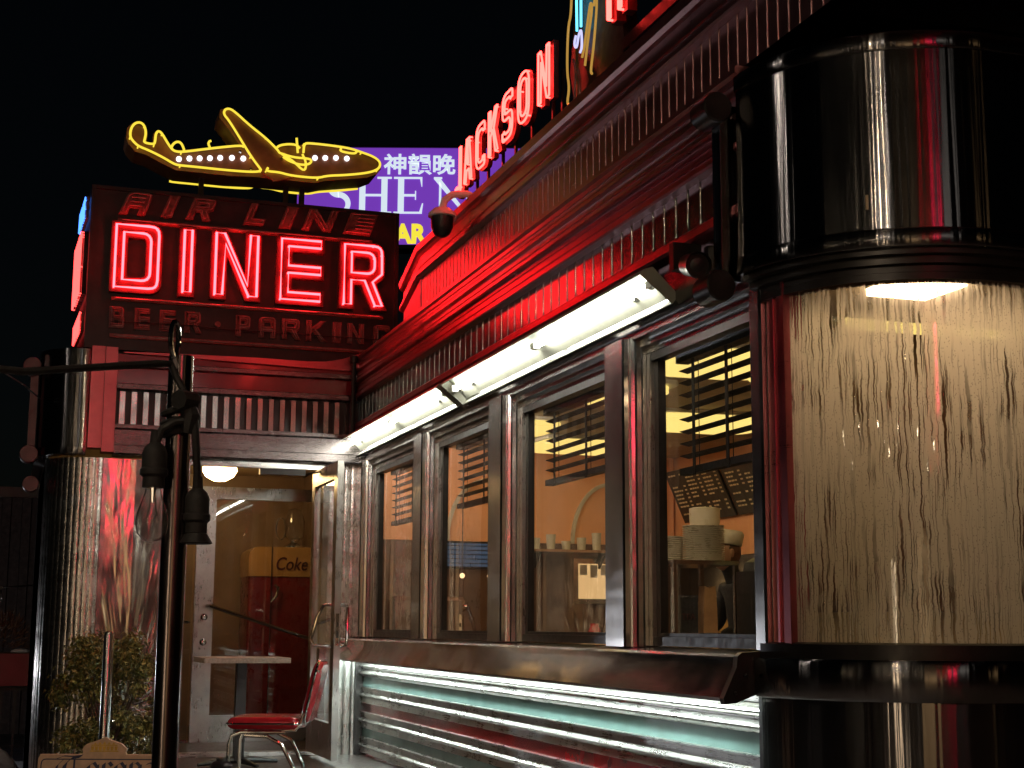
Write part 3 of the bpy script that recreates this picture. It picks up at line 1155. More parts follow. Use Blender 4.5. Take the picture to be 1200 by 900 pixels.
# flat warm lamp over the fogged corner
t = thing("corner_lamp", (3.13, 4.5, 2.80), "warm flat ceiling lamp glowing above the fogged curved window", "ceiling light")
m = MB(); m.box(2.92, 3.19, 4.36, 4.64, 2.786, 2.812); m.build("housing", WHITE, t, 0)
m = MB(); m.box(2.93, 3.18, 4.37, 4.63, 2.762, 2.7855); m.build("diffuser", BAY_L, t, 0)
m = MB(); m.prism_z([(x, y) for x, y, _, _ in corner(.56)] + [(7.9, 5.2), (2.68, 5.2), (2.68, 4.7)], 2.813, 2.86)
struct("corner_ceiling", m, CREAM)

for i, (y0, y1) in enumerate(((6.3, 8.5), (8.8, 11.0))):  # unseen strips added to brighten the orange wall
    t = thing("cove_lamp", (2.8, (y0 + y1) / 2, 2.95), ["warm strip lamp above the nearest windows inside, lighting the orange wall", "warm strip lamp above the far windows inside, lighting the orange wall"][i], "lamp", "cove lamps above the windows inside")
    m = MB(); m.box(2.74, 2.84, y0, y1, 2.925, 2.949); m.build("housing", WHITE, t, 0)
    m = MB(); m.tube([(2.8, y0 + .03, 2.91), (2.8, y1 - .03, 2.91)], .014, n=8); m.build("tube", FILL_TUBE, t)
m = MB(); m.box(3.3, 5.18, 5.95, 6.0, FL, 2.94)
struct("interior_partition", m, BROWN)  # wall added as a dark backdrop behind the clear drips
# what stands behind the fogged glass: counter, bottles, booth
t = thing("serving_counter", (3.9, 5.1, FL), "pale serving counter seen dimly through the fogged corner window", "counter")
m = MB(); m.box(3.3, 6.2, 5.25, 5.8, FL, 1.62); m.build("front", CREAM, t, 0)
m = MB(); m.box(3.25, 6.25, 5.2, 5.85, 1.622, 1.67); m.build("counter_top", BROWN, t, 0)
for i, (x, h, mt, lb) in enumerate(((3.42, .2, BROWN, "brown bottle on the counter end nearest the fogged window's post"), (3.6, .26, CLOTH_D, "tall dark bottle on the counter behind the fogged glass"),
                                    (4.0, .18, RED_EN, "short red bottle on the counter behind the fogged glass"), (4.4, .24, GREEN_EN, "green bottle at the right behind the fogged glass"))):
    m = MB()
    m.lathe([(.0, 0), (.035, 0), (.038, .01), (.038, h * .6), (.014, h * .78), (.013, h), (0, h)], (x, 5.4, 1.672), n=14)
    one("bottle", m, mt, lb, "bottle", "bottles behind the fogged window")
# venetian blinds in the tops of the four windows
bl = None
for i, (y0, y1, drop) in enumerate(((4.84, 5.78, 8), (6.24, 7.48, 6), (7.97, 9.15, 6), (9.62, 10.9, 6))):
    t = thing("venetian_blind", (2.72, (y0 + y1) / 2, 2.72), ["black slatted blind half lowered in the nearest facade window", "black slatted blind in the second facade window from the rounded corner",
              "black slatted blind in the third facade window from the rounded corner", "black slatted blind in the farthest facade window by the entrance"][i], "blind", "venetian blinds in the facade windows")
    m = MB(); m.box(2.69, 2.75, y0, y1, 2.685, 2.72); m.build("head_rail", BLACK, t, 0)
    m = MB()
    for k in range(drop):
        zz = 2.65 - k * .053
        m.prism_y([(2.70, zz + .003), (2.742, zz - .006), (2.742, zz - .0085), (2.70, zz + .0005)], y0 + .01, y1 - .01)
    m.build("slats", BLACK, t, 0)
    zz = 2.65 - drop * .053
    m = MB(); m.box(2.698, 2.744, y0 + .01, y1 - .01, zz - .03, zz); m.build("bottom_rail", BLACK, t, 0)
    m = MB()
    for yy in (y0 + .16, (y0 + y1) / 2, y1 - .16):
        m.box(2.694, 2.6975, yy - .012, yy + .012, zz - .04, 2.685)
        m.tube([(2.721, yy, zz - .02), (2.721, yy, 2.69)], .002, n=5)
    m.build("ladder_tape", BLACK, t, 0)

# overhead menu boards tilted above the counter
for i, (y0, y1) in enumerate(((10.05, 10.95), (9.1, 10.0))):
    t = thing("menu_board", (5.1, (y0 + y1) / 2, 2.38), ["black menu board with three columns of pale writing, left board on the orange wall", "black menu board with pale writing, right board cut off by the window post"][i], "menu board", "menu boards over the counter")
    a = Vector((5.18, 0, 2.40)); b = Vector((5.0, 0, 2.80))
    fn = lambda u, v, tt: (a.x + (b.x - a.x) * v - tt * .9, y1 - u, a.z + (b.z - a.z) * v - tt * .4)
    m = MB(); m.prism([(0, 0), (y1 - y0, 0), (y1 - y0, 1), (0, 1)], fn, 0, .02); m.build("panel", BOARD, t, 0)
    m = MB()
    rr = random.Random(3 + i)
    for cidx in range(3):
        for row in range(11):
            u = .05 + cidx * .29
            if rr.random() < .12:
                continue
            wl = rr.uniform(.08, .17)
            while wl > .02:
                w_ = min(wl, rr.uniform(.02, .05))
                m.prism([(u, .90 - row * .075), (u + w_, .90 - row * .075), (u + w_, .928 - row * .075), (u, .928 - row * .075)], fn, .021, .023)
                u += w_ + .012
                wl -= w_ + .012
            m.prism([(.05 + cidx * .29 + .2, .90 - row * .075), (.05 + cidx * .29 + .235, .90 - row * .075), (.05 + cidx * .29 + .235, .928 - row * .075), (.05 + cidx * .29 + .2, .928 - row * .075)], fn, .021, .023)
    m.build("writing", CHALK, t, 0)

# steel rack with plates, bags, tins
t = thing("steel_rack", (3.81, 8.05, FL), "steel shelf rack behind the nearest facade window, carrying stacked plates", "rack")
for zz in (1.915, 1.5):
    m = MB(); m.box(3.60, 4.02, 7.8, 8.3, zz, zz + .024); m.build("shelf", STP, t, 0)
for x in (3.615, 4.005):
    for y in (7.82, 8.28):
        m = MB(); m.box(x - .012, x + .012, y - .015, y + .015, FL, 1.4995); m.box(x - .012, x + .012, y - .015, y + .015, 1.5245, 1.9145); m.build("leg", STP, t, 0)
for nm, x, y, r, n_, lb in (("plate_stack", 3.70, 8.12, .115, 12, "lower stack of dinner plates at the left end of the rack"), ("plate_stack", 3.88, 7.98, .125, 17, "taller stack of plates in the middle of the rack")):
    m = MB()
    prof = [(0, 0)]
    for k in range(n_):
        z_ = k * .0125
        prof += [(r * .6, z_), (r, z_ + .008), (r, z_ + .0115), (r * .94, z_ + .0125)]
    prof += [(0, n_ * .0125)]
    m.lathe(prof, (x, y, 1.9395), n=28)
    one(nm, m, PORCELAIN, lb, "plates", "crockery stacked on the rack", 30)
m = MB(); m.lathe([(0, 0), (.085, 0), (.09, .02), (.092, .1), (.07, .105), (0, .105)], (3.89, 7.98, 2.154), n=24)
one("bowl", m, PORCELAIN, "single deep bowl upside down on top of the taller plate stack", "bowl")
for i, (x, y, w_, h, lb) in enumerate(((3.87, 7.92, .09, .27, "tall brown paper bag on the lower shelf"), (3.95, 8.06, .07, .24, "narrow brown paper bag beside the tall bag on the lower shelf"))):
    m = MB()
    m.prism_y([(x - w_ / 2, 1.5245), (x + w_ / 2, 1.5245), (x + w_ * .46, 1.5245 + h * .6), (x + w_ * .38, 1.5245 + h), (x, 1.5245 + h * .95), (x - w_ * .38, 1.5245 + h), (x - w_ * .46, 1.5245 + h * .6)], y - .04, y + .04)
    one("paper_bag", m, PAPER, lb, "bag", "paper bags on the rack", 0)
t = thing("tea_box", (3.72, 7.92, 1.5245), "dark carton with faint red lettering on the lower shelf of the rack", "box")
m = MB(); m.box(3.66, 3.78, 7.86, 7.98, 1.5245, 1.74); m.build("box_body", CLOTH_D, t, 0)
m = text_mesh("TEA", .05, lambda u, v, tt: (3.675 + u, 7.859 - tt, 1.6 + v), 0, .003); m.build("lettering", SIGN_RED, t, 0)
m = MB(); m.prism_x([(7.84, 1.528), (8.0, 1.528), (8.0, 1.535), (7.84, 1.545)], 3.80, 3.82)
t = thing("drink_dispenser", (4.06, 7.55, FL), "black rounded drink dispenser at the right edge of the nearest facade window", "dispenser")
m = MB(); m.prism_z(rp([(3.93, 7.42, .05), (4.2, 7.42, .05), (4.2, 7.7, .05), (3.93, 7.7, .05)]), 1.501, 1.87)
m.lathe([(.13, 0), (.12, .05), (.07, .08), (0, .085)], (4.065, 7.56, 1.8705), n=24)
m.build("machine_body", BLACK, t)
m = MB(); m.box(3.93, 4.2, 7.42, 7.7, FL, 1.499); m.build("stand", STD, t, 0)
m = MB(); m.box(4.0, 4.08, 7.41, 7.4195, 1.68, 1.70); m.build("control_panel", CHROME, t, 0)
t = thing("work_counter", (4.7, 7.9, FL), "long steel work counter inside below the orange wall", "counter")
m = MB(); m.box(4.8, 5.18, 6.2, 11.1, FL, 1.46); m.build("cabinet", STD, t, 0)
m = MB(); m.box(4.77, 5.185, 6.15, 11.15, 1.462, 1.499); m.build("counter_top", STP, t, 0)
# counter stools seen through the middle windows
st = None
for i, (x, y) in enumerate(((3.5, 10.3), (3.55, 9.4), (3.55, 8.7))):
    t = thing("bar_stool", (x, y, FL), ["chrome bar stool seen through the third facade window", "chrome bar stool between the third and second facade windows", "chrome bar stool seen through the second facade window"][i], "stool", "stools along the inner counter")
    m = MB(); m.lathe([(0, 0), (.17, 0), (.17, .015), (.03, .04), (.03, .78), (0, .78)], (x, y, FL), n=20); m.build("pedestal", CHROME, t)
    m = MB(); m.lathe([(0, .78), (.16, .78), (.165, .80), (.165, .83), (0, .83)], (x, y, FL), n=24); m.build("seat_ring", CHROME, t)
    m = MB(); m.lathe([(.16, .831), (.168, .86), (.14, .89), (0, .895)], (x, y, FL), n=24); m.build("seat", VINYL, t)
# far blue-lit doorway screen and lintel lamps
t = thing("serving_hatch", (3.4, 11.19, 2.0), "blue-grey glazed hatch with slats low on the inner end wall", "hatch")
m = MB(); m.box(3.16, 3.66, 11.17, 11.2, 2.0, 2.215); m.build("frame", DARKM, t, 0)
BLUEG = emit("blue_lit_glass", (.16, .3, .5), .22)
m = MB(); m.box(3.19, 3.63, 11.16, 11.169, 2.02, 2.2); m.build("pane", BLUEG, t, 0)
m = MB()
for k in range(5):
    m.box(3.19, 3.63, 11.15, 11.159, 2.04 + k * .034, 2.048 + k * .034)
m.build("slats", BLACK, t, 0)
for i, (x, y, z) in enumerate(((3.28, 10.95, 1.94), (3.5, 10.95, 1.94))):
    t = thing("pendant_lamp", (x, y, z), ["small warm pendant lamp at the left of the blue hatch", "small warm pendant lamp at the right of the blue hatch", "warm pendant lamp high behind the third facade window"][i], "lamp", "pendant lamps inside the diner")
    m = MB(); m.tube([(x, y, z + .07), (x, y, 2.949)], .004, n=6); m.build("cord", BLACK, t)
    m = MB(); m.ball((x, y, z), .02, 14); m.build("globe", GLOBE_S, t)
# two tables' worth of dining room beyond: brown booth
m = MB()
m.prism_x([(10.35, FL), (11.1, FL), (11.1, 1.75), (11.0, 1.78), (10.93, 1.75), (10.85, 1.15), (10.4, 1.13), (10.35, 1.1)], 2.75, 3.3)
one("booth_seat", m, BROWN, "brown high backed booth bench in the farthest facade window", "bench")

# things along the end wall
t = thing("wall_shelf", (4.3, 11.1, 2.12), "steel wall shelf below the orange arches carrying cups", "shelf")
m = MB(); m.box(3.85, 5.1, 10.98, 11.18, 2.14, 2.16); m.build("board", STP, t, 0)
m = MB()
for x in (3.95, 4.5, 5.0):
    m.prism_x([(11.17, 2.02), (11.18, 2.02), (11.18, 2.139), (11.02, 2.139)], x - .008, x + .008)
m.build("bracket", DARKM, t, 0)
rr = random.Random(2)
for i in range(9):
    x = 3.92 + i * .13
    h = (.09, .12, .07, .1, .14, .08, .11, .09, .13)[i]
    m = MB(); m.lathe([(0, 0), (.032, 0), (.04, h), (.036, h), (.03, .01), (0, .01)], (x, 11.08, 2.161), n=14)
    one("cup", m, PORCELAIN, "%s on the wall shelf under the arches" % ("first pale cup from the left", "second cup from the left, a tall one", "third cup from the left, a squat one", "fourth cup from the left", "tallest cup, fifth from the left", "sixth cup from the left", "seventh cup from the left", "second cup from the right end", "last tall cup at the right end")[i], "cup", "cups on the wall shelf")
t = thing("pass_window", (4.5, 11.19, 1.8), "small warm lit pass-through opening with order slips in the inner end wall", "opening")
m = MB(); m.plate([[(4.28, 1.74), (4.82, 1.74), (4.82, 2.1), (4.28, 2.1)], [(4.32, 2.06), (4.78, 2.06), (4.78, 1.78), (4.32, 1.78)]], lambda u, v, q: (u, 11.204 - q, v), 0, .03); m.build("frame", STP, t, 0)
PASS = emit("warm_kitchen_light", (1, .6, .25), .7)
m = MB(); m.box(4.32, 4.78, 11.195, 11.2035, 1.78, 2.06); m.build("pane", PASS, t, 0)
m = MB()
for k in range(5):
    m.box(4.34 + k * .09, 4.40 + k * .09, 11.186, 11.19, 1.97 - .02 * (k % 2), 2.05)
m.build("order_slip", PORCELAIN, t, 0)
for i, (x, y) in enumerate(((3.3, 10.2), (3.9, 9.9))):
    t = thing("inner_table", (x, y, FL), ["small dining table seen through the third window from the corner", "small dining table seen through the second window from the corner"][i], "table", "dining tables inside the diner")
    m = MB(); m.box(x - .33, x + .33, y - .33, y + .33, 1.33, 1.36); m.build("table_top", TABLETOP, t, 0)
    m = MB(); m.lathe([(0, 0), (.22, 0), (.22, .015), (.03, .03), (.03, .729), (0, .729)], (x, y, FL), n=16); m.build("pedestal", CHROME, t)
    m = MB(); m.lathe([(0, 0), (.05, 0), (.05, .16), (.03, .2), (.03, .22), (0, .22)], (x + .05, y, 1.3605), n=14)
    one("sauce_bottle", m, VINYL, ["red sauce bottle on the inner table by the third window", "red sauce bottle on the inner table by the second window"][i], "bottle", "sauce bottles inside")

# canisters and pots along the work counter
rr = random.Random(9)
names = ["squat steel pot", "tall glass jar", "white canister", "brown bottle", "steel pitcher", "red tin", "white mug tower", "dark kettle", "tall steel shaker", "yellow squeeze bottle", "glass jar with brown filling", "black pepper mill"]
mats_ = [CHROME, BULBG, PORCELAIN, BROWN, CHROME, RED_EN, PORCELAIN, BLACK, CHROME, COKE_Y, PAPER, BLACK]
for i, nm in enumerate(names):
    y = 6.6 + i * .36
    h = rr.uniform(.14, .32)
    r = rr.uniform(.05, .1)
    m = MB(); m.lathe([(0, 0), (r, 0), (r * 1.03, h * .1), (r, h * .7), (r * .7, h * .85), (r * .72, h), (0, h)], (4.9 + .1 * (i % 2), y, 1.5), n=18)
    one("canister", m, mats_[i], nm + " on the inner steel work counter", "kitchenware", "kitchenware along the work counter")

# ------------------------------------------------------------------ person behind the counter
def skin_body(name, pts, edges, root, mat, parent, sub=2):
    me = bpy.data.meshes.new(name)
    me.from_pydata([p[:3] for p in pts], edges, [])
    o = bpy.data.objects.new(name, me)
    COL.objects.link(o)
    md = o.modifiers.new("skin", 'SKIN')
    for i, p in enumerate(pts):
        sv = me.skin_vertices[0].data[i]
        r = p[3]
        sv.radius = (r if isinstance(r, tuple) else (r, r))
        sv.use_root = (i == root)
    md2 = o.modifiers.new("subsurf", 'SUBSURF')
    md2.levels = md2.render_levels = sub
    bpy.context.view_layer.update()
    new = bpy.data.meshes.new_from_object(o.evaluated_get(bpy.context.evaluated_depsgraph_get()))
    bpy.data.objects.remove(o)
    bpy.data.meshes.remove(me)
    new.name = name
    new.materials.clear()
    new.materials.append(mat)
    for p in new.polygons:
        p.use_smooth = True
    ob = bpy.data.objects.new(name, new)
    COL.objects.link(ob)
    ob.parent = parent
    return ob


per = thing("person", (4.40, 8.39, FL), "person in dark clothes and white cap bending over the counter, in profile", "person")
# local frame: faces -x (to the left), leaning forward a little; feet at z = 0
pp = [(0, 0, .80, (.13, .11)), (-.02, 0, 1.0, (.13, .12)), (-.07, 0, 1.16, (.15, .11)), (-.1, 0, 1.24, (.07, .07)), (-.135, 0, 1.30, (.052, .052)), (-.16, 0, 1.38, (.078, .066)), (-.175, 0, 1.45, (.085, .07)),
      (-.09, -.17, 1.19, .055), (-.12, -.21, .98, .045), (-.3, -.17, .9, .035), (-.09, .17, 1.19, .055), (-.12, .21, .98, .045), (-.3, .17, .9, .035),
      (.01, -.09, .74, .085), (-.02, -.09, .42, .06), (.02, -.09, .07, .045), (-.1, -.09, .03, .035), (.01, .09, .74, .085), (-.02, .09, .42, .06), (.02, .09, .07, .045), (-.1, .09, .03, .035)]
ee = [(0, 1), (1, 2), (2, 3), (3, 4), (4, 5), (5, 6), (2, 7), (7, 8), (8, 9), (2, 10), (10, 11), (11, 12), (0, 13), (13, 14), (14, 15), (15, 16), (0, 17), (17, 18), (18, 19), (19, 20)]
skin_body("body", pp, ee, 0, CLOTH_D, per)
m = MB()
hc = Vector((4.40 - .175, 8.39, FL + 1.42))
m.ball(hc, .098, 20, (.95, .82, 1.18))
m.prism_x([(8.39 - .012, FL + 1.385), (8.39 + .012, FL + 1.385), (8.39 + .006, FL + 1.44), (8.39 - .006, FL + 1.44)], hc.x - .118, hc.x - .05)
for sd in (-1, 1):
    m.ball((hc.x + .01, 8.39 + sd * .08, FL + 1.415), .025, 8, (.7, .4, 1.2))
m.build("head", SKIN, per, 60)
m = MB(); m.ball((hc.x + .022, 8.39, FL + 1.425), .099, 18, (.85, .86, 1.12)); m.build("hair", BROWN, per, 60)
m = MB(); m.lathe([(.098, 0), (.104, .004), (.112, .075), (.10, .09), (0, .1)], (hc.x + .005, 8.39, FL + 1.465), (.12, 0, 1), 28); m.build("cap", CLOTH_W, per, 50)
for sd in (-1, 1):
    m = MB()
    b0 = Vector((4.40 - .30, 8.39 + sd * .17, FL + .9))
    m.ball(b0 + Vector((-.05, 0, 0)), .042, 10, (1.2, .9, .5))
    for k in range(4):
        yy = b0.y - .03 + k * .02
        m.tube([(b0.x - .08, yy, b0.z), (b0.x - .115, yy, b0.z - .004), (b0.x - .14 + .006 * abs(k - 1), yy, b0.z - .02)], [.009, .008, .007], n=6)
    m.tube([(b0.x - .04, b0.y - sd * .03, b0.z), (b0.x - .07, b0.y - sd * .052, b0.z - .006), (b0.x - .095, b0.y - sd * .055, b0.z - .015)], [.011, .009, .008], n=6)
    m.build("hand", SKIN, per, 60)

# ------------------------------------------------------------------ entrance vestibule
ves = thing("entrance_vestibule", (1.4, 12.2, 0), "stainless steel entrance vestibule with open glass doors and a rounded reeded left corner", "entrance")
# reeded rounded column
m = MB()
path = [(.2, 14.4, -1, 0)] + arc(.55, 11.65, .35, 180, 270, 24) + [(.60, 11.3, 0, -1)]
m.ribs(path[1:], .12, 2.775, .047, .046, .003, True)
m.add([(.2, 11.65, .12), (.2, 14.4, .12), (.2, 14.4, 2.775), (.2, 11.65, 2.775)], [(0, 1, 2, 3)])
m.build("reeded_column", REED, ves, 60)
# starburst panel in three folded sheets
m = MB()
m.box(.603, .635, 11.292, 11.36, .12, 2.775)
m.build("corner_strip", STP, ves)
m = MB(); m.box(1.03, 1.06, 11.292, 11.36, .12, 2.775)
m.build("corner_strip", STP, ves)
m = MB()
m.add([(.636, 11.305, .12), (.84, 11.297, .12), (1.029, 11.305, .12), (.636, 11.305, 2.775), (.84, 11.297, 2.775), (1.029, 11.305, 2.775)], [(0, 1, 4, 3), (1, 2, 5, 4)])
o = m.build("starburst_panel", BURST, ves, 0)
o.data.transform(Matrix.Translation((1.4, 12.2, 0)))
o.location = (-1.4, -12.2, 0)
# door frame
m = MB()
m.box(1.062, 1.235, 11.285, 11.36, FL, 2.745)
m.box(2.255, 2.30, 11.285, 11.36, FL, 2.745)
m.box(1.062, 2.30, 11.28, 11.36, 2.746, 2.79)
m.build("door_frame", STP, ves, 0)
m = MB(); m.box(1.235, 2.255, 11.26, 11.40, FL, FL + .03); m.build("threshold", STR, ves, 0)
# return wall beside the door
m = MB()
m.ribs(line(2.302, 11.296, 2.60, 11.296, 0, -1), 1.47, 2.86, .05, .049, .0015, True)
m.build("return_wall", REED, ves, 60)
m = MB()
m.ribs(line(2.302, 11.29, 2.585, 11.29, 0, -1), .12, 1.43, .06, .058, .004, True)
m.build("return_wall", SCALLOP, ves, 40)
m = MB(); m.box(2.302, 2.58, 11.255, 11.296, 1.431, 1.469); m.build("ledge", STP, ves, 0)
# fascia: soffit steps, ribbed band, ledges, red bands
m = MB()
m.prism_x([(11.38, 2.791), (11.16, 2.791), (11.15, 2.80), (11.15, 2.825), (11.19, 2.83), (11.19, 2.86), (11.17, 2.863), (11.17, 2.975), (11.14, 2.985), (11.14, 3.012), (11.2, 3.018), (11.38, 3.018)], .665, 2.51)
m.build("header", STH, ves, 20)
m = MB(); m.box(.665, 2.50, 11.225, 11.38, 3.0185, 3.27); m.build("band_backing", BLACK, ves, 0)
m = MB()
k = 0
x = .69
while x + .042 < 2.46:
    m.prism_z([(x, 11.2255), (x, 11.202), (x + .004, 11.198), (x + .040, 11.198), (x + .044, 11.202), (x + .044, 11.2255)], 3.022, 3.266)
    x += .085
m.build("ribbed_band", ST, ves, 25)
m = MB()
m.prism_x([(11.38, 3.2705), (11.16, 3.2705), (11.145, 3.28), (11.145, 3.315), (11.16, 3.322), (11.38, 3.322)], .665, 2.47)
m.prism_x([(11.38, 3.4405), (11.16, 3.4405), (11.145, 3.448), (11.145, 3.478), (11.16, 3.485), (11.38, 3.485)], .665, 2.47)
m.build("fascia_ledge", STH, ves, 20)
m = MB()
m.box(.665, 2.47, 11.19, 11.38, 3.3225, 3.44)
m.box(.665, 2.47, 11.19, 11.38, 3.4855, 3.545)
m.build("fascia_band", RED_EN, ves, 0, label="dark red enamel band")
# swept flashing rising to the car's cornice
m = MB()
top = [(.70, 3.556), (1.1, 3.565), (1.69, 3.572), (2.08, 3.568), (2.22, 3.575), (2.35, 3.603), (2.48, 3.65), (2.62, 3.735), (2.74, 3.82), (2.84, 3.89)]
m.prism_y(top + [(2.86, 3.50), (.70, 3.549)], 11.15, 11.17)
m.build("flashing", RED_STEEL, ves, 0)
# rounded corner drum at the left with a flat cover strip
m = MB()
dp = [(.12, 13.8, -1, 0)] + arc(.47, 11.6, .35, 180, 270, 24)
m.sweep([(-.1, 2.79), (0, 2.79), (.004, 2.80), (.004, 2.85), (0, 2.852), (0, 3.53), (.004, 3.532), (.004, 3.58), (-.1, 3.58)], dp)
m.build("corner_fascia", DRUM, ves, 40)
m = MB()
m.box(.478, .575, 11.215, 11.36, 2.84, 3.60)
m.box(.577, .664, 11.185, 11.36, 2.81, 3.592)
m.build("cover_strip", RED_STEEL, ves, 0)
m = MB()
m.box(.06, .115, 11.52, 11.6, 2.8, 3.45)
o = m.build("upright_bar", MAROON, ves, 20)
for (x, z) in ((.065, 3.46), (.075, 2.80)):
    m = MB(); m.lathe([(0, 0), (.062, 0), (.066, .005), (.066, .12), (0, .12)], (x, 11.44, z), (0, 1, 0), 24); m.build("roll_end", MAROON, o)
m = MB(); m.lathe([(0, 0), (.055, 0), (.058, .005), (.058, .12), (0, .12)], (.10, 11.46, 2.58), (0, 1, 0), 24); m.build("roll_end", MAROON, ves)
# roof and side / back walls
m = MB(); m.box(.15, 2.58, 11.4, 14.4, 3.4, 3.54); m.build("roof", BLACK, ves, 0)
m = MB(); m.box(.2, .24, 11.66, 14.4, .12, 2.78); m.box(.2, 4.0, 14.4, 14.5, .12, 3.5)
m.build("outer_wall", STP, ves, 0)
# open outer door, swung out to the right
m = MB()
dx0, dx1 = 2.165, 2.21
m.box(dx0, dx1, 10.34, 10.45, FL + .035, 2.72)
m.box(dx0, dx1, 11.17, 11.27, FL + .035, 2.72)
m.box(dx0, dx1, 10.45, 11.17, 2.60, 2.72)
m.box(dx0, dx1, 10.45, 11.17, FL + .035, FL + .28)
dr = m.build("door", SATIN, ves, 0, label="glass door held wide open, seen edge on")
m = MB(); m.add([(2.187, 10.45, FL + .28), (2.187, 11.17, FL + .28), (2.187, 11.17, 2.6), (2.187, 10.45, 2.6)], [(0, 1, 2, 3)]); m.build("pane", DOORPANE, dr, 0)
m = MB(); m.box(2.176, 2.199, 10.334, 10.341, 1.42, 1.64); m.build("lock_plate", CHROME, dr, 0)
m = MB(); m.box(2.180, 2.195, 10.331, 10.3345, 1.47, 1.52); m.box(2.182, 2.193, 10.331, 10.3345, 1.55, 1.58); m.build("latch", BLACK, dr, 0)
for sgn, x0 in ((-1, dx0 - .001), (1, dx1 + .001)):
    m = MB()
    pts = [(x0, 10.42, 1.70), (x0 + sgn * .06, 10.42, 1.70), (x0 + sgn * (.10 if sgn < 0 else .07), 10.44, 1.68 if sgn > 0 else 1.62), (x0 + sgn * (.14 if sgn < 0 else .07), 10.44, 1.46), (x0 + sgn * .12 if sgn < 0 else x0 + .06, 10.43, 1.42), (x0, 10.42, 1.41)]
    m.tube(pts, .012, n=10)
    m.build("handle", CHROME, dr)
m = MB(); m.box(1.75, 2.1, 11.22, 11.278, 2.69, 2.735); m.tube([(2.1, 11.25, 2.70), (2.16, 11.0, 2.70), (2.18, 10.9, 2.70)], .008, n=6)
m.build("door_closer", DARKM, ves)

# inside the vestibule
m = MB(); m.box(.26, 4.0, 11.41, 14.39, FL - .05, FL + .03); struct("vestibule_floor", m, TILE)
m = MB(); m.box(.26, 2.64, 11.41, 14.39, 2.98, 3.03); struct("vestibule_ceiling", m, CREAM)
m = MB(); m.box(.26, 4.0, 14.3, 14.39, FL, 2.979); m.box(2.66, 2.72, 11.42, 14.29, FL, 2.979); struct("vestibule_wall", m, WALLBROWN)
inn = thing("inner_door", (1.9, 12.3, FL + .03), "inner steel and glass door standing behind the open entrance door", "door")
m = MB()
m.box(1.42, 1.57, 12.28, 12.33, FL + .031, 2.68)
m.box(2.40, 2.5, 12.28, 12.33, FL + .031, 2.68)
m.box(1.57, 2.40, 12.28, 12.33, 2.58, 2.68)
m.box(1.57, 2.40, 12.28, 12.33, FL + .031, FL + .24)
m.build("frame", SATIN, inn, 0)
m = MB(); m.add([(1.57, 12.305, FL + .24), (2.40, 12.305, FL + .24), (2.40, 12.305, 2.58), (1.57, 12.305, 2.58)], [(0, 1, 2, 3)]); m.build("pane", DOORPANE, inn, 0)
for z in (1.62, 1.42):
    m = MB(); m.lathe([(0, 0), (.028, 0), (.028, .008), (.015, .014), (0, .014)], (1.50, 12.279, z), (0, -1, 0), 16); m.build("lock", CHROME, inn)
m = MB(); m.tube([(1.52, 12.28, 1.71), (1.54, 12.22, 1.71), (2.28, 12.16, 1.47), (2.34, 12.2, 1.455), (2.345, 12.28, 1.455)], .014, n=10); m.build("push_bar", CHROME, inn)
m = MB(); m.add([(.9, 12.31, FL + .05), (1.40, 12.31, FL + .05), (1.40, 12.31, 2.66), (.9, 12.31, 2.66)], [(0, 1, 2, 3)])
g = m.build("side_light", DOORPANE, inn, 0, label="narrow glass side light left of the inner door")
m = MB()
m.box(.27, 1.40, 12.27, 12.32, FL + .031, FL + .05)
m.box(.27, .9, 12.27, 12.32, FL + .0505, 2.68)
m.box(.9, 1.40, 12.27, 12.32, 2.661, 2.68)
m.build("side_frame", STD, inn, 0)
m = MB(); m.tube([(1.0, 12.2, 1.62), (1.36, 12.2, 1.58)], .014, n=8); m.tube([(1.36, 12.2, 1.58), (1.38, 12.27, 1.58)], .012, n=8); m.tube([(1.0, 12.2, 1.62), (1.0, 12.27, 1.62)], .012, n=8); m.build("push_bar", CHROME, inn)

cool = thing("drinks_cooler", (2.3, 13.9, FL + .03), "vintage rounded drinks cooler, mustard top over dark red body, behind the inner door", "drinks cooler")
zb = FL + .031
m = MB()
m.prism_z(rp([(2.06, 13.66, .05), (2.68, 13.66, .03), (2.68, 14.2, .03), (2.06, 14.2, .05)]), zb, 2.0)
m.build("cooler_body", COKE_R, cool, 40)
m = MB()
m.prism_y(rp([(2.055, 2.001), (2.69, 2.001), (2.69, 2.27, .05), (2.055, 2.27, .1)]), 13.65, 14.2)
m.build("top_panel", COKE_Y, cool, 40)
m = MB(); m.box(2.262, 2.268, 13.643, 13.66, zb, 2.27); m.build("door_seam", BLACK, cool, 0)
m = text_mesh("Coke", .17, lambda u, v, tt: (2.29 + u * .8, 13.648 - tt, 2.06 + v), 0, .004, .002, shear=.25); m.build("lettering", SIGN_RED, cool, 0)
m = MB(); m.tube([(2.3, 13.655, 1.92), (2.33, 13.62, 1.9), (2.31, 13.62, 1.82), (2.27, 13.64, 1.77)], .012, n=8); m.build("handle", CHROME, cool)
t = thing("gumball_dispenser", (2.5, 13.8, 2.27), "glass and metal dispenser standing on top of the drinks cooler", "dispenser")
m = MB(); m.lathe([(0, 0), (.1, 0), (.1, .02), (.04, .05), (.04, .07), (0, .07)], (2.5, 13.85, 2.271), n=20); m.build("foot", CHROME, t)
m = MB(); m.lathe([(.045, .071), (.09, .1), (.1, .25), (.06, .36), (0, .38)], (2.5, 13.85, 2.271), n=20); m.build("jar", BULBG, t)
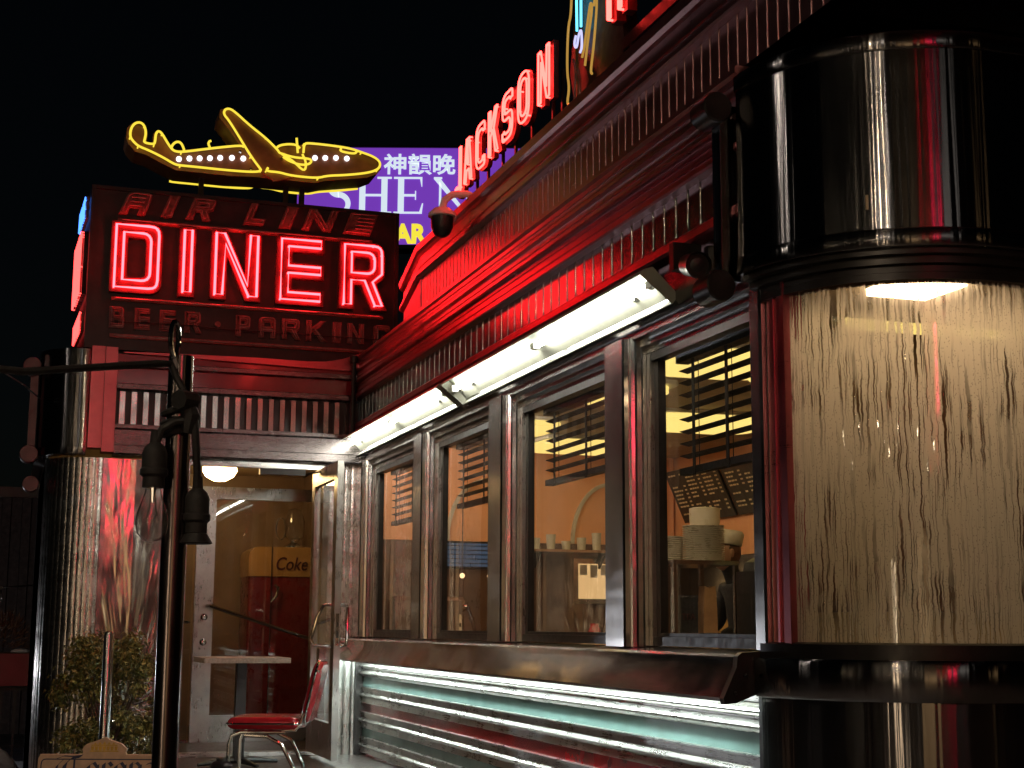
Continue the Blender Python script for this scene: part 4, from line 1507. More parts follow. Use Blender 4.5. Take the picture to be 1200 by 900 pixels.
m = MB(); m.tube([(2.36, 13.8, 2.5 + .03 * sin(a)) if 0 else (2.37 + .045 * cos(a), 13.84, 2.45 + .1 * sin(a)) for a in [2 * pi * i / 20 for i in range(20)]], .008, True, 6); m.build("wire_loop", CHROME, t)
gl = thing("globe_lamp", (1.69, 13.1, 2.98), "glowing cream schoolhouse globe lamp on the vestibule ceiling", "ceiling light")
m = MB(); m.lathe([(0, 0), (.06, 0), (.075, -.03), (0, -.03)], (1.69, 13.1, 2.979), n=24); m.build("fitter", STP, gl)
m = MB(); m.lathe([(.07, -.031), (.145, -.05), (.15, -.085), (.12, -.135), (.055, -.17), (0, -.178)], (1.69, 13.1, 2.979), n=28); m.build("shade", GLOBE, gl, 60)

# ------------------------------------------------------------------ diner sign on the vestibule roof
sgn = thing("roof_sign", (1.6, 11.9, 3.55), "big dark box sign with red neon DINER between unlit lettering, above the entrance", "neon sign")
m = MB()
m.prism_z([(.42, 11.32), (2.82, 11.32), (2.82, 12.2), (.392, 12.2)], 3.60, 4.855)
m.build("cabinet", SIGN_BK, sgn, 0)
m = MB()
for x in (.7, 1.6, 2.5):
    for y in (11.45, 12.05):
        m.box(x - .03, x + .03, y - .03, y + .03, 3.54, 3.599)
m.build("foot", DARKM, sgn, 0)
front = lambda x0, z0, sl: (lambda u, v, t: (x0 + u, 11.319 - t, z0 + v + sl * u))
fr0 = front(0, 0, 0)
# framing strips and rules
m = MB()
m.box(.42, 2.82, 11.295, 11.319, 4.83, 4.857)
m.box(.42, .45, 11.295, 11.319, 3.60, 4.829)
m.box(2.79, 2.82, 11.295, 11.319, 3.60, 4.829)
m.build("edge_frame", SIGN_BK, sgn, 0)
m = MB()
for z0, x0, x1 in ((4.597, .62, 2.60), (3.985, .60, 2.70), (3.70, .60, 2.70)):
    m.box(x0, x1, 11.29, 11.319, z0 - .014, z0 + .014)
rl = m.build("rule", SIGN_LINE, sgn, 0)
m = MB()
for z0, x0, x1 in ((4.597, .62, 2.60), (3.985, .60, 2.70), (3.70, .60, 2.70)):
    m.tube([(x0 + .03, 11.278, z0), (x1 - .03, 11.278, z0)], .008, n=8)
m.build("neon_tube", TUBE_OFF, rl)
# DINER
for ch, x0, x1, z0 in (('D', .577, .96, 4.03), ('I', 1.084, 1.202, 4.03), ('N', 1.325, 1.712, 4.03), ('E', 1.831, 2.209, 4.03), ('R', 2.332, 2.70, 4.03)):
    h_ = .55
    neon_letter(ch, front(x0, z0, 0), h_, sgn, SIGN_RED, NEON_P, w=(x1 - x0) / h_, s=.225, depth=.06, r=.0095, ins=.06, stand=.03)
# AIR LINE, slanted and unlit
sh = .36
for ch, x0, x1 in (('A', .624, .882), ('I', .933, 1.081), ('R', 1.119, 1.366), ('L', 1.562, 1.787), ('I', 1.841, 2.003), ('N', 2.023, 2.323), ('E', 2.358, 2.643)):
    wl = (x1 - x0) / .18 - sh
    neon_letter(ch, front(x0, 4.645, 0), .18, sgn, SIGN_DULL, TUBE_OFF, w=wl if ch != 'I' else 1, s=.34 if ch != 'I' else wl, shear=sh, depth=.035, r=.006, ins=.085, stand=.015)
# BEER . PARKING, upright and unlit
for ch, x0, x1 in (('B', .591, .703), ('E', .777, .89), ('E', .963, 1.079), ('R', 1.149, 1.271), ('P', 1.538, 1.649), ('A', 1.715, 1.847), ('R', 1.893, 2.034), ('K', 2.087, 2.242), ('I', 2.297, 2.365), ('N', 2.413, 2.55), ('G', 2.626, 2.76)):
    wl = (x1 - x0) / .165
    neon_letter(ch, front(x0, 3.758, 0), .165, sgn, SIGN_DULL, TUBE_OFF, w=wl if ch != 'I' else .6, s=.25 if ch != 'I' else wl, depth=.03, r=.006, ins=.075, stand=.02)
m = MB(); m.lathe([(0, 0), (.022, 0), (.022, .03), (0, .03)], (1.40, 11.318, 3.84), (0, -1, 0), 14); m.build("dot", SIGN_DULL, sgn)
m = MB(); m.tube([(.6, 11.27, 3.80), (1.2, 11.265, 3.812), (1.385, 11.27, 3.80), (2.66, 11.265, 3.80)], .004, n=6); m.build("wire", BLACK_M, sgn)
# left face of the sign: blue tubes above, red below
dv = Vector((.392 - .42, 12.2 - 11.32, 0)).normalized()
nv = Vector((-dv.y, dv.x, 0))
org = Vector((.392, 12.2, 0))


def side(u0, z0):
    return lambda u, v, t: tuple(org - dv * (u0 + u) + nv * t + Vector((0, 0, z0 + v)))


u = .08
for ch in "DINER":
    o, a = neon_letter(ch, side(u, 4.03), .5, sgn, SIGN_RED, NEON_S, w=.24, s=.09, depth=.03, r=.006, ins=.02, stand=.02)
    u += a + .04
u = .1
for ch in "AIRLINE":
    o, a = neon_letter(ch, side(u, 4.66), .155, sgn, SIGN_DULL, NEON_B, w=.42, s=.16, shear=.3, depth=.02, r=.005, ins=.04, stand=.012, double=False)
    u += a + .03
u = .08
for ch in "BEERPARKING":
    o, a = neon_letter(ch, side(u, 3.745), .155, sgn, SIGN_DULL, NEON_S, w=.30, s=.11, depth=.02, r=.004, ins=.04, stand=.012, double=False)
    u += a + .02

# ------------------------------------------------------------------ neon aeroplane above the sign
ap = thing("airplane_sign", (1.7, 11.5, 4.86), "yellow neon airplane outline with white window bulbs flying above the roof sign", "neon sign")
fa = lambda u, v, t: (u, 11.32 - t, v)
PLANE_BODY = plain("airplane_dark_paint", (.3, .13, .07), .4, .0, .3, 6, 0, .5)
m = MB(); m.plate([PL['body'][::-1]], fa, 0, -.30); m.build("fuselage", PLANE_BODY, ap, 25)
m = MB()
m.plate([PL['wing'] + [(2.02, 5.10), (1.80, 5.02)]], fa, .03, .002); m.build("wing", PLANE_BODY, ap, 25)


def smooth_line(pts, it=2):
    for _ in range(it):
        q = [pts[0]]
        for a, b in zip(pts, pts[1:]):
            q += [(a[0] * .75 + b[0] * .25, a[1] * .75 + b[1] * .25), (a[0] * .25 + b[0] * .75, a[1] * .25 + b[1] * .75)]
        pts = q + [pts[-1]]
    return pts


for k in ("tail", "belly", "wing", "tailplane", "nacelle", "mast", "engine", "engine2", "nose", "cockpit", "rearwing"):
    m = MB()
    off = .055 if k != "rearwing" else -.33
    m.tube([fa(u, v, off) for u, v in smooth_line(PL[k])], .0095, n=8)
    if k in ("tail", "belly", "wing", "nose"):
        for q in PL[k][1::4]:
            m.tube([fa(q[0], q[1], off), fa(q[0], q[1], .0)], .006, n=6)
    m.build("neon_tube", NEON_Y, ap)
for k in ("belly", "nose"):
    m = MB()
    m.tube([fa(u, v - .02, -.34) for u, v in smooth_line(PL[k][4:] if k == "belly" else PL[k][-9:])], .0095, n=8)
    m.build("neon_tube", NEON_Y, ap)
for i, (u, v) in enumerate(PL['bulbs']):
    m = MB()
    r = .021 if i < 12 and i != 7 else .013
    m.lathe([(0, .03), (r * .6, .027), (r, .015), (r, .002), (0, .002)], fa(u, v, .004 if i not in (7, 12, 14) else .033), (0, -1, 0), 14)
    m.build("bulb", BULB_W if i < 12 and i != 7 else CHROME, ap)
for x in (1.25, 1.92, 2.05):
    m = MB(); m.box(x - .02, x + .02, 11.45, 11.49, 4.858, 5.04); m.build("support", DARKM, ap, 0)

# ------------------------------------------------------------------ roof letters along the car: JACKSON, figure, HOLE
rs = thing("roof_lettering", (2.75, 8.2, 4.08), "row of red neon capital letters reading JACKSON standing on the car's roof edge", "neon sign")
KR = .933
lf = lambda y0, z0: (lambda u, v, t: (2.54 - t, (y0 - u) * KR, 1.55 + (z0 + v - 1.55) * KR))
for ch, y0, z0, w_, h_ in (('j', 9.17, 4.395, .15, .315), ('a', 8.98, 4.40, .20, .315), ('c', 8.715, 4.405, .21, .315), ('K', 8.45, 4.42, .21, .315), ('s', 8.175, 4.425, .215, .315), ('o', 7.885, 4.43, .225, .33), ('N', 7.53, 4.44, .21, .335)):
    neon_letter(ch, lf(y0, z0), h_, rs, SIGN_RED, NEON_R, w=w_ / h_, s=.21, depth=.03, r=.006, ins=.045, stand=.02)
m = MB()
m.box(2.55, 2.58, 6.76, 8.63, 4.125, 4.165)
for y in (6.8, 7.4, 8.0, 8.58):
    m.box(2.55, 2.58, y, y + .03, 4.0, 4.1249)
for y in (8.38, 8.16, 7.88, 7.65, 7.37, 7.04, 6.9):
    m.box(2.55, 2.565, y - .09, y - .07, 4.1655, 4.4)
m.build("frame", DARKM, rs, 0)
rs2 = thing("roof_lettering", (2.75, 5.9, 4.08), "red neon letters cut off by the top of the photo, right of the neon figure", "neon sign")
y = 6.43
for ch in "HoLE":
    o, a = neon_letter(ch, lf(y, 4.50), .335, rs2, SIGN_RED, NEON_R, w=.6, s=.19, depth=.05, r=.0075, ins=.05, stand=.025)
    y -= a + .06
m = MB()
m.box(2.55, 2.58, 4.95, 6.02, 4.19, 4.25)
for yy in (5.05, 5.9):
    m.box(2.55, 2.58, yy, yy + .03, 4.0, 4.189)
m.build("frame", DARKM, rs2, 0)
# neon figure between the words
nf = thing("neon_figure", (2.75, 6.9, 4.08), "dark cut-out neon figure with blue and amber tubes between the roof words", "neon sign")
m = MB()
bp = [(6.45, 4.36), (7.14, 4.30), (7.22, 4.55), (7.16, 4.8), (7.12, 5.2), (6.95, 5.45), (6.6, 5.4), (6.52, 4.95), (6.50, 4.7)]
m.prism_x([(y * KR, 1.55 + (z - 1.55) * KR) for y, z in bp], 2.565, 2.64)
m.build("backing", SIGN_BK, nf, 0)
m = MB(); m.box(2.6, 2.63, 6.16, 6.19, 4.0, 4.2); m.build("support", DARKM, nf, 0)
m = MB(); m.box(2.6, 2.63, 6.53, 6.56, 4.0, 4.16); m.build("support", DARKM, nf, 0)
ff = lambda pts: [(2.54, y * KR, 1.55 + (z - 1.55) * KR) for y, z in smooth_line(pts)]
for nm, mt_, pts in (("neon_tube", NEON_C, [(7.055, 5.3), (7.05, 4.9), (7.045, 4.72)]), ("neon_tube", NEON_C, [(6.985, 5.3), (6.985, 4.72)]),
                     ("neon_tube", NEON_W, [(7.06, 4.70), (7.09, 4.66), (7.05, 4.62), (7.02, 4.69), (6.98, 4.71), (6.97, 4.60), (7.0, 4.58)]),
                     ("neon_tube", NEON_YD, [(6.97, 4.54), (6.93, 4.60), (6.86, 4.78), (6.84, 4.80), (6.82, 4.76), (6.88, 4.62), (6.93, 4.48)]),
                     ("neon_tube", NEON_YD, [(6.80, 4.76), (6.78, 4.82), (6.75, 4.78), (6.80, 4.55), (6.85, 4.42), (6.83, 4.40)]),
                     ("neon_tube", NEON_YD, [(7.12, 5.1), (7.13, 4.85), (7.18, 4.80), (7.2, 4.55), (7.16, 4.44), (7.2, 4.36), (7.14, 4.34)]),
                     ("neon_tube", NEON_YD, [(6.72, 5.2), (6.76, 5.0), (6.70, 4.9)]),
                     ("neon_tube", TUBE_OFF, [(7.1, 4.58), (7.06, 4.5), (7.09, 4.34), (7.05, 4.28)]), ("neon_tube", TUBE_OFF, [(7.03, 4.5), (7.0, 4.4), (7.03, 4.28)])):
    m = MB(); m.tube(ff(pts), .0065, n=8); m.build(nm, mt_, nf)

# ------------------------------------------------------------------ lit billboard far behind
bb = thing("billboard", (9.5, 39.2, 0), "lit purple billboard with white and yellow lettering far behind the airplane", "billboard")
bx = Vector((cos(YAW), -sin(YAW), 0)); by = Vector((sin(YAW), cos(YAW), 0))
bo = Vector((7.0, 39.84, 11.98))
bf = lambda u, v, t: tuple(bo + bx * u + Vector((0, 0, v)) - by * t)
m = MB(); m.prism([(0, 0), (8.5, 0), (8.5, 2.87), (0, 2.87)], bf, -.25, 0); m.build("panel", PURPLE, bb, 0)
m = MB()
for q in ([(-.08, 2.871), (8.58, 2.871), (8.58, 2.93), (-.08, 2.93)], [(8.501, 0), (8.58, 0), (8.58, 2.87), (8.501, 2.87)], [(-.08, 0), (-.001, 0), (-.001, 2.87), (-.08, 2.87)]):
    m.prism(q, bf, -.25, .06)
m.build("frame", DARKM, bb, 0)
m = MB(); m.prism([(-.1, -.12), (8.6, -.12), (8.6, -.005), (-.1, -.005)], bf, -.3, .3); m.prism([(4, -12), (4.6, -12), (4.6, -.125), (4, -.125)], bf, -.9, -.3); m.build("post", DARKM, bb, 0)


def blk(h, x0, y0, polys):
    mm = MB()
    for pl in polys:
        mm.prism([(x0 + a * h, y0 + b * h) for a, b in pl], bf, .005, .03)
    return mm


def serif(x0, x1, z, t=.05):
    return [(x0, z), (x1, z), (x1, z + t), (x0, z + t)]


H_ = [serif(.0, .38, 0), serif(.0, .38, .95), [(.11, .051), (.27, .051), (.27, .949), (.11, .949)], serif(.58, .96, 0), serif(.58, .96, .95), [(.69, .051), (.85, .051), (.85, .949), (.69, .949)], [(.271, .47), (.689, .47), (.689, .53), (.271, .53)]]
E_ = [serif(.0, .75, 0), serif(.0, .75, .95), [(.11, .051), (.27, .051), (.27, .949), (.11, .949)], [(.271, .47), (.56, .47), (.56, .53), (.271, .53)], [(.68, .051), (.75, .051), (.78, .28), (.75, .28)], [(.69, .949), (.75, .949), (.75, .74), (.73, .74)], [(.561, .38), (.59, .38), (.59, .62), (.561, .62)]]
N_ = [serif(.0, .32, 0), serif(-.02, .2, .95), [(.12, .051), (.18, .051), (.18, .80), (.12, .88)], [(-.02, .949), (.16, .949), (.84, .06), (.84, -.02), (.80, -.02)], [(.84, .949), (.90, .949), (.90, -.02), (.841, .06)], serif(.72, 1.02, .95)]
lh = 1.06
for nm, x0, ps in (("H", 1.62, H_), ("E", 2.70, E_), ("N", 3.84, N_)):
    blk(lh, x0, .96, ps).build("lettering", PRINT_W, bb, 0)
m = MB()
cs = []
for k in range(25):
    a = radians(55 + 215 * k / 24)
    cs.append((.36 + .24 * cos(a), .74 + .235 * sin(a)))
for k in range(25):
    a = radians(90 - 235 * k / 24)
    cs.append((.34 + .27 * cos(a), .255 + .255 * sin(a)))
wd = [.05 + .1 * sin(pi * i / (len(cs) - 1)) for i in range(len(cs))]
L_, R_ = [], []
for i, p in enumerate(cs):
    a = Vector(cs[max(0, i - 1)]); b = Vector(cs[min(len(cs) - 1, i + 1)])
    d = (b - a).normalized(); n_ = Vector((-d.y, d.x))
    L_.append((p[0] + n_.x * wd[i] / 2, p[1] + n_.y * wd[i] / 2)); R_.append((p[0] - n_.x * wd[i] / 2, p[1] - n_.y * wd[i] / 2))
for i in range(len(cs) - 1):
    m.prism([(.78 + a * lh, .96 + b * lh) for a, b in (L_[i], L_[i + 1], R_[i + 1], R_[i])], bf, .005, .03)
m.build("lettering", PRINT_W, bb, 0)
m = text_mesh("神韻晚", .62, lambda u, v, t: bf(2.4 + u * 1.09, 2.16 + v, t), .005, .03, .012); m.build("lettering", PRINT_W, bb, 0)
m = text_mesh("AR 2", .74, lambda u, v, t: bf(2.75 + u * .9, .13 + v, t), .005, .03, .035); m.build("lettering", PRINT_Y, bb, 0)

# ------------------------------------------------------------------ fluorescent lamps over the windows
def fluo(y0, y1, label):
    t = thing("fluorescent_lamp", (2.45, (y0 + y1) / 2, 3.05), label, "lamp", "fluorescent lamps along the facade")
    a, b = Vector((2.358, 0, 2.972)), Vector((2.50, 0, 2.858))
    n = Vector((-(b.z - a.z), 0, b.x - a.x)).normalized()      # upwards, into the housing
    n = Vector((.63, 0, .78)).normalized()
    P = [a, a + n * .07, b + n * .05, b]
    prof = [(p.x, p.z) for p in (a, a + n * .03, a + n * .058 + Vector((.02, 0, -.01)), b + n * .05, b)]
    inn = [(p.x, p.z) for p in (b + Vector((-.004, 0, .003)), b + n * .042 + Vector((-.006, 0, 0)), a + n * .048 + Vector((.02, 0, -.012)), a + n * .025 + Vector((.006, 0, -.002)), a + Vector((.005, 0, -.001)))]
    m = MB()
    m.prism_y(prof + inn, y0, y1)
    for yy in (y0, y1 - .004):
        m.prism_y([(p[0], p[1]) for p in prof], yy - .0045 if yy == y0 else yy + .0045, yy if yy == y0 else yy + .009)
    m.build("housing", TROUGH, t, 20)
    mid = a * .6 + b * .4 + n * .022
    L = (y1 - y0) / 2
    for k in range(2):
        ya, yb = y0 + k * L + .07, y0 + (k + 1) * L - .07
        m = MB(); m.tube([(mid.x, ya, mid.z), (mid.x, yb, mid.z)], .0135, n=10); m.build("tube", FLUO, t)
    for yy in (y0 + .04, y0 + L, y1 - .04):
        m = MB(); m.box(mid.x - .018, mid.x + .018, yy - .03, yy + .03, mid.z - .016, mid.z + .016); m.build("lamp_holder", WHITE, t, 0)
    for yy in (y0 + .3, y1 - .3):
        m = MB(); m.box(2.455, 2.52, yy - .02, yy + .02, 2.93, 3.044); m.build("bracket", DARKM, t, 0)
    return t


fluo(8.47, 11.24, "far fluorescent strip lamp, the one ending at the entrance corner")
fluo(5.40, 8.36, "near fluorescent strip lamp, the larger one over the nearest windows")

# tube hidden under the sill that washes the striped wall
t = thing("sill_lamp", (2.46, 8.0, 1.41), "hidden strip lamp under the window sill lighting the striped wall", "lamp")
m = MB(); m.box(2.465, 2.52, 4.95, 11.15, 1.385, 1.406); m.build("housing", WHITE, t, 0)
SILLF = emit("cool_strip_glow", (.86, 1, .96), 85)
m = MB(); m.tube([(2.468, 5.0, 1.37), (2.468, 11.1, 1.37)], .011, n=10); m.build("tube", SILLF, t)

# ------------------------------------------------------------------ cameras on the facade
t = thing("dome_camera", (2.30, 8.35, 3.85), "round dome camera hanging from a bent arm under the letter J", "camera")
m = MB(); m.tube([(2.55, 8.25, 4.10), (2.48, 8.26, 4.13), (2.40, 8.3, 4.13), (2.36, 8.33, 4.10), (2.35, 8.345, 4.05)], .022, n=10); m.build("arm", WHITE, t)
m = MB(); m.lathe([(0, .09), (.05, .09), (.082, .06), (.085, .04), (.07, .036), (0, .036)], (2.35, 8.35, 3.96), n=24); m.build("collar", WHITE, t)
m = MB(); m.lathe([(.069, .035), (.066, -.03), (.048, -.07), (.024, -.085), (0, -.088)], (2.35, 8.35, 3.96), n=24); m.build("dome", BLACK, t, 60)
t = thing("bullet_camera", (2.42, 5.0, 2.9), "small black camera on a bracket at the end of the near fluorescent lamp", "camera")
m = MB(); m.box(2.38, 2.5, 5.12, 5.16, 2.93, 3.04); m.tube([(2.43, 5.14, 2.98), (2.40, 5.05, 2.93)], .018, n=8); m.build("bracket", DARKM, t)
m = MB(); m.lathe([(0, 0), (.04, 0), (.045, .02), (.045, .14), (.03, .16), (0, .16)], (2.375, 4.90, 2.895), (.25, 1, .25), 18); m.build("camera_body", BLACK, t)
m = MB(); m.lathe([(.044, -.002), (.05, -.03), (.05, .02), (.0451, .02)], (2.375, 4.90, 2.895), (.25, 1, .25), 18); m.build("hood", DARKM, t)
m = MB(); m.lathe([(0, -.004), (.025, -.003), (.03, -.001), (0, -.0005)], (2.375, 4.90, 2.895), (.25, 1, .25), 18); m.build("lens", BLACK, t)
# downpipe in the corner of car and vestibule
m = MB(); m.tube([(2.52, 11.12, 3.62), (2.43, 11.1, 3.60), (2.43, 11.1, 2.98)], .02, n=10); m.lathe([(.03, 0), (.035, .05), (0, .06)], (2.43, 11.1, 3.57), n=12)
one("downpipe", m, DARKM, "thin dark downpipe in the corner between entrance fascia and car", "downpipe")

# ------------------------------------------------------------------ string-light pole in front
t = thing("steel_pole", (.308, 3.061, 0), "tall slim polished steel pole standing in front of the entrance", "pole")
m = MB(); m.lathe([(0, 0), (.025, 0), (.025, 2.085), (.023, 2.097), (.0, 2.098)], (.308, 3.061, .13), n=32)
m.v = [(x, y, min(z, 2.098)) for x, y, z in m.v]
m.build("shaft", POLE_ST, t)
m = MB(); m.lathe([(0, 0), (.09, 0), (.09, .01), (.03, .02), (.0, .02)], (.308, 3.061, .121), n=24); m.build("base_plate", DARKM, t)
m = MB(); m.tube([(.29 + .009 * cos(a) , 3.03 + .012 * cos(a), 2.128 + .036 * sin(a)) for a in [2 * pi * i / 24 for i in range(24)]], .0055, True, 8)
m.tube([(.298, 3.047, 2.06), (.291, 3.034, 2.092)], .006, n=6)
one("snap_ring", m, CHROME, "oval metal ring hooked to the top of the steel pole", "ring")
m = MB()
cable = [(-2.1, 2.0, 2.12), (-1.0, 2.4, 2.03), (-.35, 2.63, 1.995), (.0, 2.83, 2.01), (.15, 2.93, 2.045), (.255, 3.005, 2.07), (.283, 3.025, 2.075), (.296, 3.03, 2.05), (.312, 3.024, 2.02), (.325, 3.02, 1.99)]
m.tube(smooth_line3 := [tuple(p) for p in cable], .0075, n=8)
m.tube([(.3, 3.0, 1.999), (.33, 3.03, 2.001)], .02, n=8)
m.tube([(.325, 3.02, 1.99), (.335, 3.02, 1.96), (.338, 3.02, 1.935), (.342, 3.026, 1.90), (.347, 3.04, 1.86), (.349, 3.047, 1.80)], .008, n=8)
m.tube([(.32, 3.02, 1.96), (.295, 3.015, 1.955), (.272, 3.02, 1.94), (.262, 3.022, 1.915), (.26, 3.024, 1.89)], .008, n=8)
for a in range(3):
    zz = 1.985 - a * .022
    m.tube([(.308 + .031 * cos(q), 3.061 + .031 * sin(q), zz + .008 * cos(q)) for q in [2 * pi * i / 16 for i in range(16)]], .007, True, 6)
m.tube([(.318, 3.028, 2.01), (.328, 3.022, 1.97), (.322, 3.025, 1.935)], [.012, .02, .012], n=8)
one("light_cable", m, BLACK_M, "thick black cable coming from the left and knotted around the pole top", "cable")


def socket(x, y, z, lit, label):
    t = thing("string_bulb", (x, y, z), label, "light bulb", "string light sockets at the pole")
    m = MB(); m.lathe([(0, .085), (.009, .085), (.011, .06), (.02, .052), (.025, .04), (.025, .01), (.028, .006), (.028, -.004), (.022, -.01), (.022, -.03), (0, -.03)], (x, y, z), n=24); m.build("socket", BLACK_M, t)
    if lit:
        m = MB(); m.lathe([(.015, -.031), (.0165, -.042), (.023, -.06), (.030, -.082), (.032, -.1), (.029, -.12), (.018, -.134), (0, -.14)], (x, y, z), n=28); b = m.build("bulb", BULBG, t, 60)
        m = MB(); m.tube([(x - .004, y, z - .04), (x - .006, y, z - .07), (x - .01, y, z - .085)], .0015, n=5); m.tube([(x + .004, y, z - .04), (x + .006, y, z - .07), (x + .01, y, z - .085)], .0015, n=5)
        m.tube([(x - .01, y, z - .085), (x - .007, y, z - .115), (x - .003, y, z - .085), (x + .001, y, z - .115), (x + .005, y, z - .085), (x + .01, y, z - .085)], .001, n=5)
        m.tube([(x, y, z - .03), (x, y, z - .06)], [.006, .003], n=8)
        m.build("filament", CHROME, b)
    else:
        m = MB(); m.lathe([(.022, -.031), (.028, -.04), (.034, -.05), (.03, -.052), (0, -.05)], (x, y, z), n=24); m.build("socket_rim", BLACK_M, t)
    return t


socket(.26, 3.024, 1.852, True, "unlit clear pear bulb in a black socket hanging left of the pole")
socket(.35, 3.047, 1.765, False, "empty black lamp socket hanging right of the pole")

# ------------------------------------------------------------------ things on the pavement
m = MB(); m.lathe([(0, 0), (.021, 0), (.021, 1.385), (.018, 1.398), (.01, 1.405), (0, 1.407)], (.399, 6.406, .121), n=24)
one("steel_post", m, STP, "short round steel post standing in front of the shrub", "post")
t = thing("stanchion", (1.107, 8.067, FL), "small black post with a rounded knob in front of the table", "post")
m = MB(); m.lathe([(0, 0), (.12, 0), (.12, .015), (.02, .03), (.02, .2), (0, .2)], (1.107, 8.067, FL), n=20); m.build("shaft", BLACK, t)
m = MB(); m.lathe([(.02, .201), (.055, .205), (.06, .225), (.045, .245), (.03, .25), (.03, .265), (0, .27)], (1.107, 8.067, FL), n=20); m.build("knob", BLACK, t)

# beer A-board
ab = thing("sandwich_board", (.36, 6.0, .12), "tan wooden sidewalk board with dark blue blackletter writing and a gold crown", "sign")
a0 = Vector((.139, 6.071, 1.062)); ax = Vector((.586 - .139, 5.921 - 6.071, 0)); axl = ax.length; ax.normalize()
an = Vector((ax.y, -ax.x, 0))
af = lambda u, v, t: tuple(a0 + ax * u + Vector((0, 0, v)) + an * (t + v * -.12))
m = MB()
oc = rp([(0, -.93), (axl, -.93), (axl, 0, .02), (.335, 0), (.33, .012, .01), (.335, .022, .01), (.315, .04, .02), (.27, .055, .012), (.25, .066, .012), (.225, .055, .012), (.18, .04, .02), (.165, .022, .01), (.17, .012, .01), (.165, 0), (0, 0, .02)])
m.prism(oc, af, -.02, 0)
m.build("front_board", TAN, ab, 0)
m = MB(); m.prism([(0, -.93), (axl, -.93), (axl, 0), (0, 0)], lambda u, v, t: tuple(a0 + ax * u + Vector((0, 0, v)) + an * (t - .022 + v * .35 )), -.02, 0); m.build("back_board", TAN, ab, 0)
m = MB()
for z_, w_, h_ in ((.012, .11, .004), (.034, .10, .004)):
    m.prism([(.25 - w_ / 2, z_), (.25 + w_ / 2, z_), (.25 + w_ / 2, z_ + h_), (.25 - w_ / 2, z_ + h_)], af, .001, .004)
for k in range(7):
    uu = .205 + k * .015
    m.prism([(uu - .004, .017), (uu + .004, .017), (uu + .006, .032), (uu - .006, .032)], af, .001, .004)
for k in range(5):
    uu = .215 + k * .0175
    m.prism([(uu - .006, .039), (uu + .006, .039), (uu, .039 + .012 - abs(k - 2) * .0025)], af, .001, .004)
m.build("crown_emblem", GOLD, ab, 0)
m = MB()


def pen(pts, wd_):
    """broad-nib stroke at 40 degrees"""
    dx, dy = cos(radians(38)) * wd_ / 2, sin(radians(38)) * wd_ / 2
    for (a, b) in zip(pts, pts[1:]):
        m.prism([(a[0] - dx, a[1] - dy), (a[0] + dx, a[1] + dy), (b[0] + dx, b[1] + dy), (b[0] - dx, b[1] - dy)], af, .001, .0035)


by0 = -.1
# capital with flourish, then o r o n a, letter height .075
pen([(.165, by0 + .095), (.13, by0 + .09), (.105, by0 + .065), (.10, by0 + .035), (.12, by0 + .008), (.155, by0 + .004), (.178, by0 + .018)], .02)
pen([(.10, by0 + .085), (.075, by0 + .06), (.072, by0 + .03)], .012)
pen([(.14, by0 + .094), (.10, by0 + .096), (.07, by0 + .085)], .006)
pen([(.14, by0 + .085), (.14, by0 + .015)], .009)
x = .195
for ch in "orona":
    if ch == 'o':
        pen([(x, by0 + .01), (x, by0 + .06)], .017); pen([(x, by0 + .06), (x + .02, by0 + .072), (x + .034, by0 + .055)], .012); pen([(x + .034, by0 + .062), (x + .034, by0 + .015)], .017); pen([(x + .034, by0 + .012), (x + .016, by0), (x, by0 + .012)], .012)
        x += .058
    if ch == 'r':
        pen([(x, by0 + .004), (x, by0 + .068)], .017); pen([(x + .005, by0 + .06), (x + .02, by0 + .073), (x + .032, by0 + .06)], .013)
        x += .046
    if ch == 'n':
        pen([(x, by0 + .004), (x, by0 + .07)], .017); pen([(x, by0 + .06), (x + .02, by0 + .073), (x + .034, by0 + .06)], .011); pen([(x + .034, by0 + .062), (x + .034, by0 + .004)], .017)
        x += .058
    if ch == 'a':
        pen([(x + .034, by0 + .004), (x + .034, by0 + .068)], .017); pen([(x, by0 + .066), (x + .018, by0 + .073), (x + .034, by0 + .062)], .011); pen([(x + .03, by0 + .038), (x + .004, by0 + .03), (x + .004, by0 + .012), (x + .03, by0 + .006)], .012)
        x += .06
m.build("lettering", NAVY, ab, 0)
m = MB()
rim = rp([(.012, -.9), (axl - .012, -.9), (axl - .012, -.014, .02), (.012, -.014, .02)])
m.plate([rim, inset(rim, .004)[::-1]], af, .001, .003)
m.build("border_line", NAVY, ab, 0)

# shrub
pl = thing("potted_shrub", (.66, 10.64, .12), "leafy variegated evergreen shrub in a grey tub before the starburst steel panel", "shrub")
m = MB(); m.lathe([(0, 0), (.19, 0), (.25, .5), (.27, .53), (.25, .54), (.23, .5), (0, .49)], (.66, 10.64, .121), n=28); m.build("planter", CONCRETE, pl)
m = MB()
rr = random.Random(11)
for k in range(14):
    a = rr.uniform(0, 2 * pi)
    r_ = rr.uniform(.1, .3)
    m.tube([(.66, 10.64, .6), (.66 + r_ * .4 * cos(a), 10.64 + r_ * .4 * sin(a), .9), (.66 + r_ * cos(a), 10.64 + r_ * sin(a), rr.uniform(1.05, 1.45))], [.012, .008, .003], n=5)
m.build("stem", BARK, pl)
m = MB()
clumps = []
for k in range(84):
    zz = rr.uniform(.62, 1.45)
    w_ = .37 * sqrt(max(.1, 1 - ((zz - .92) / .64) ** 2))
    a = rr.uniform(0, 2 * pi)
    d_ = w_ * sqrt(rr.uniform(.2, 1))
    clumps.append((.665 + d_ * cos(a), 10.64 + .8 * d_ * sin(a), zz, rr.uniform(.06, .11)))
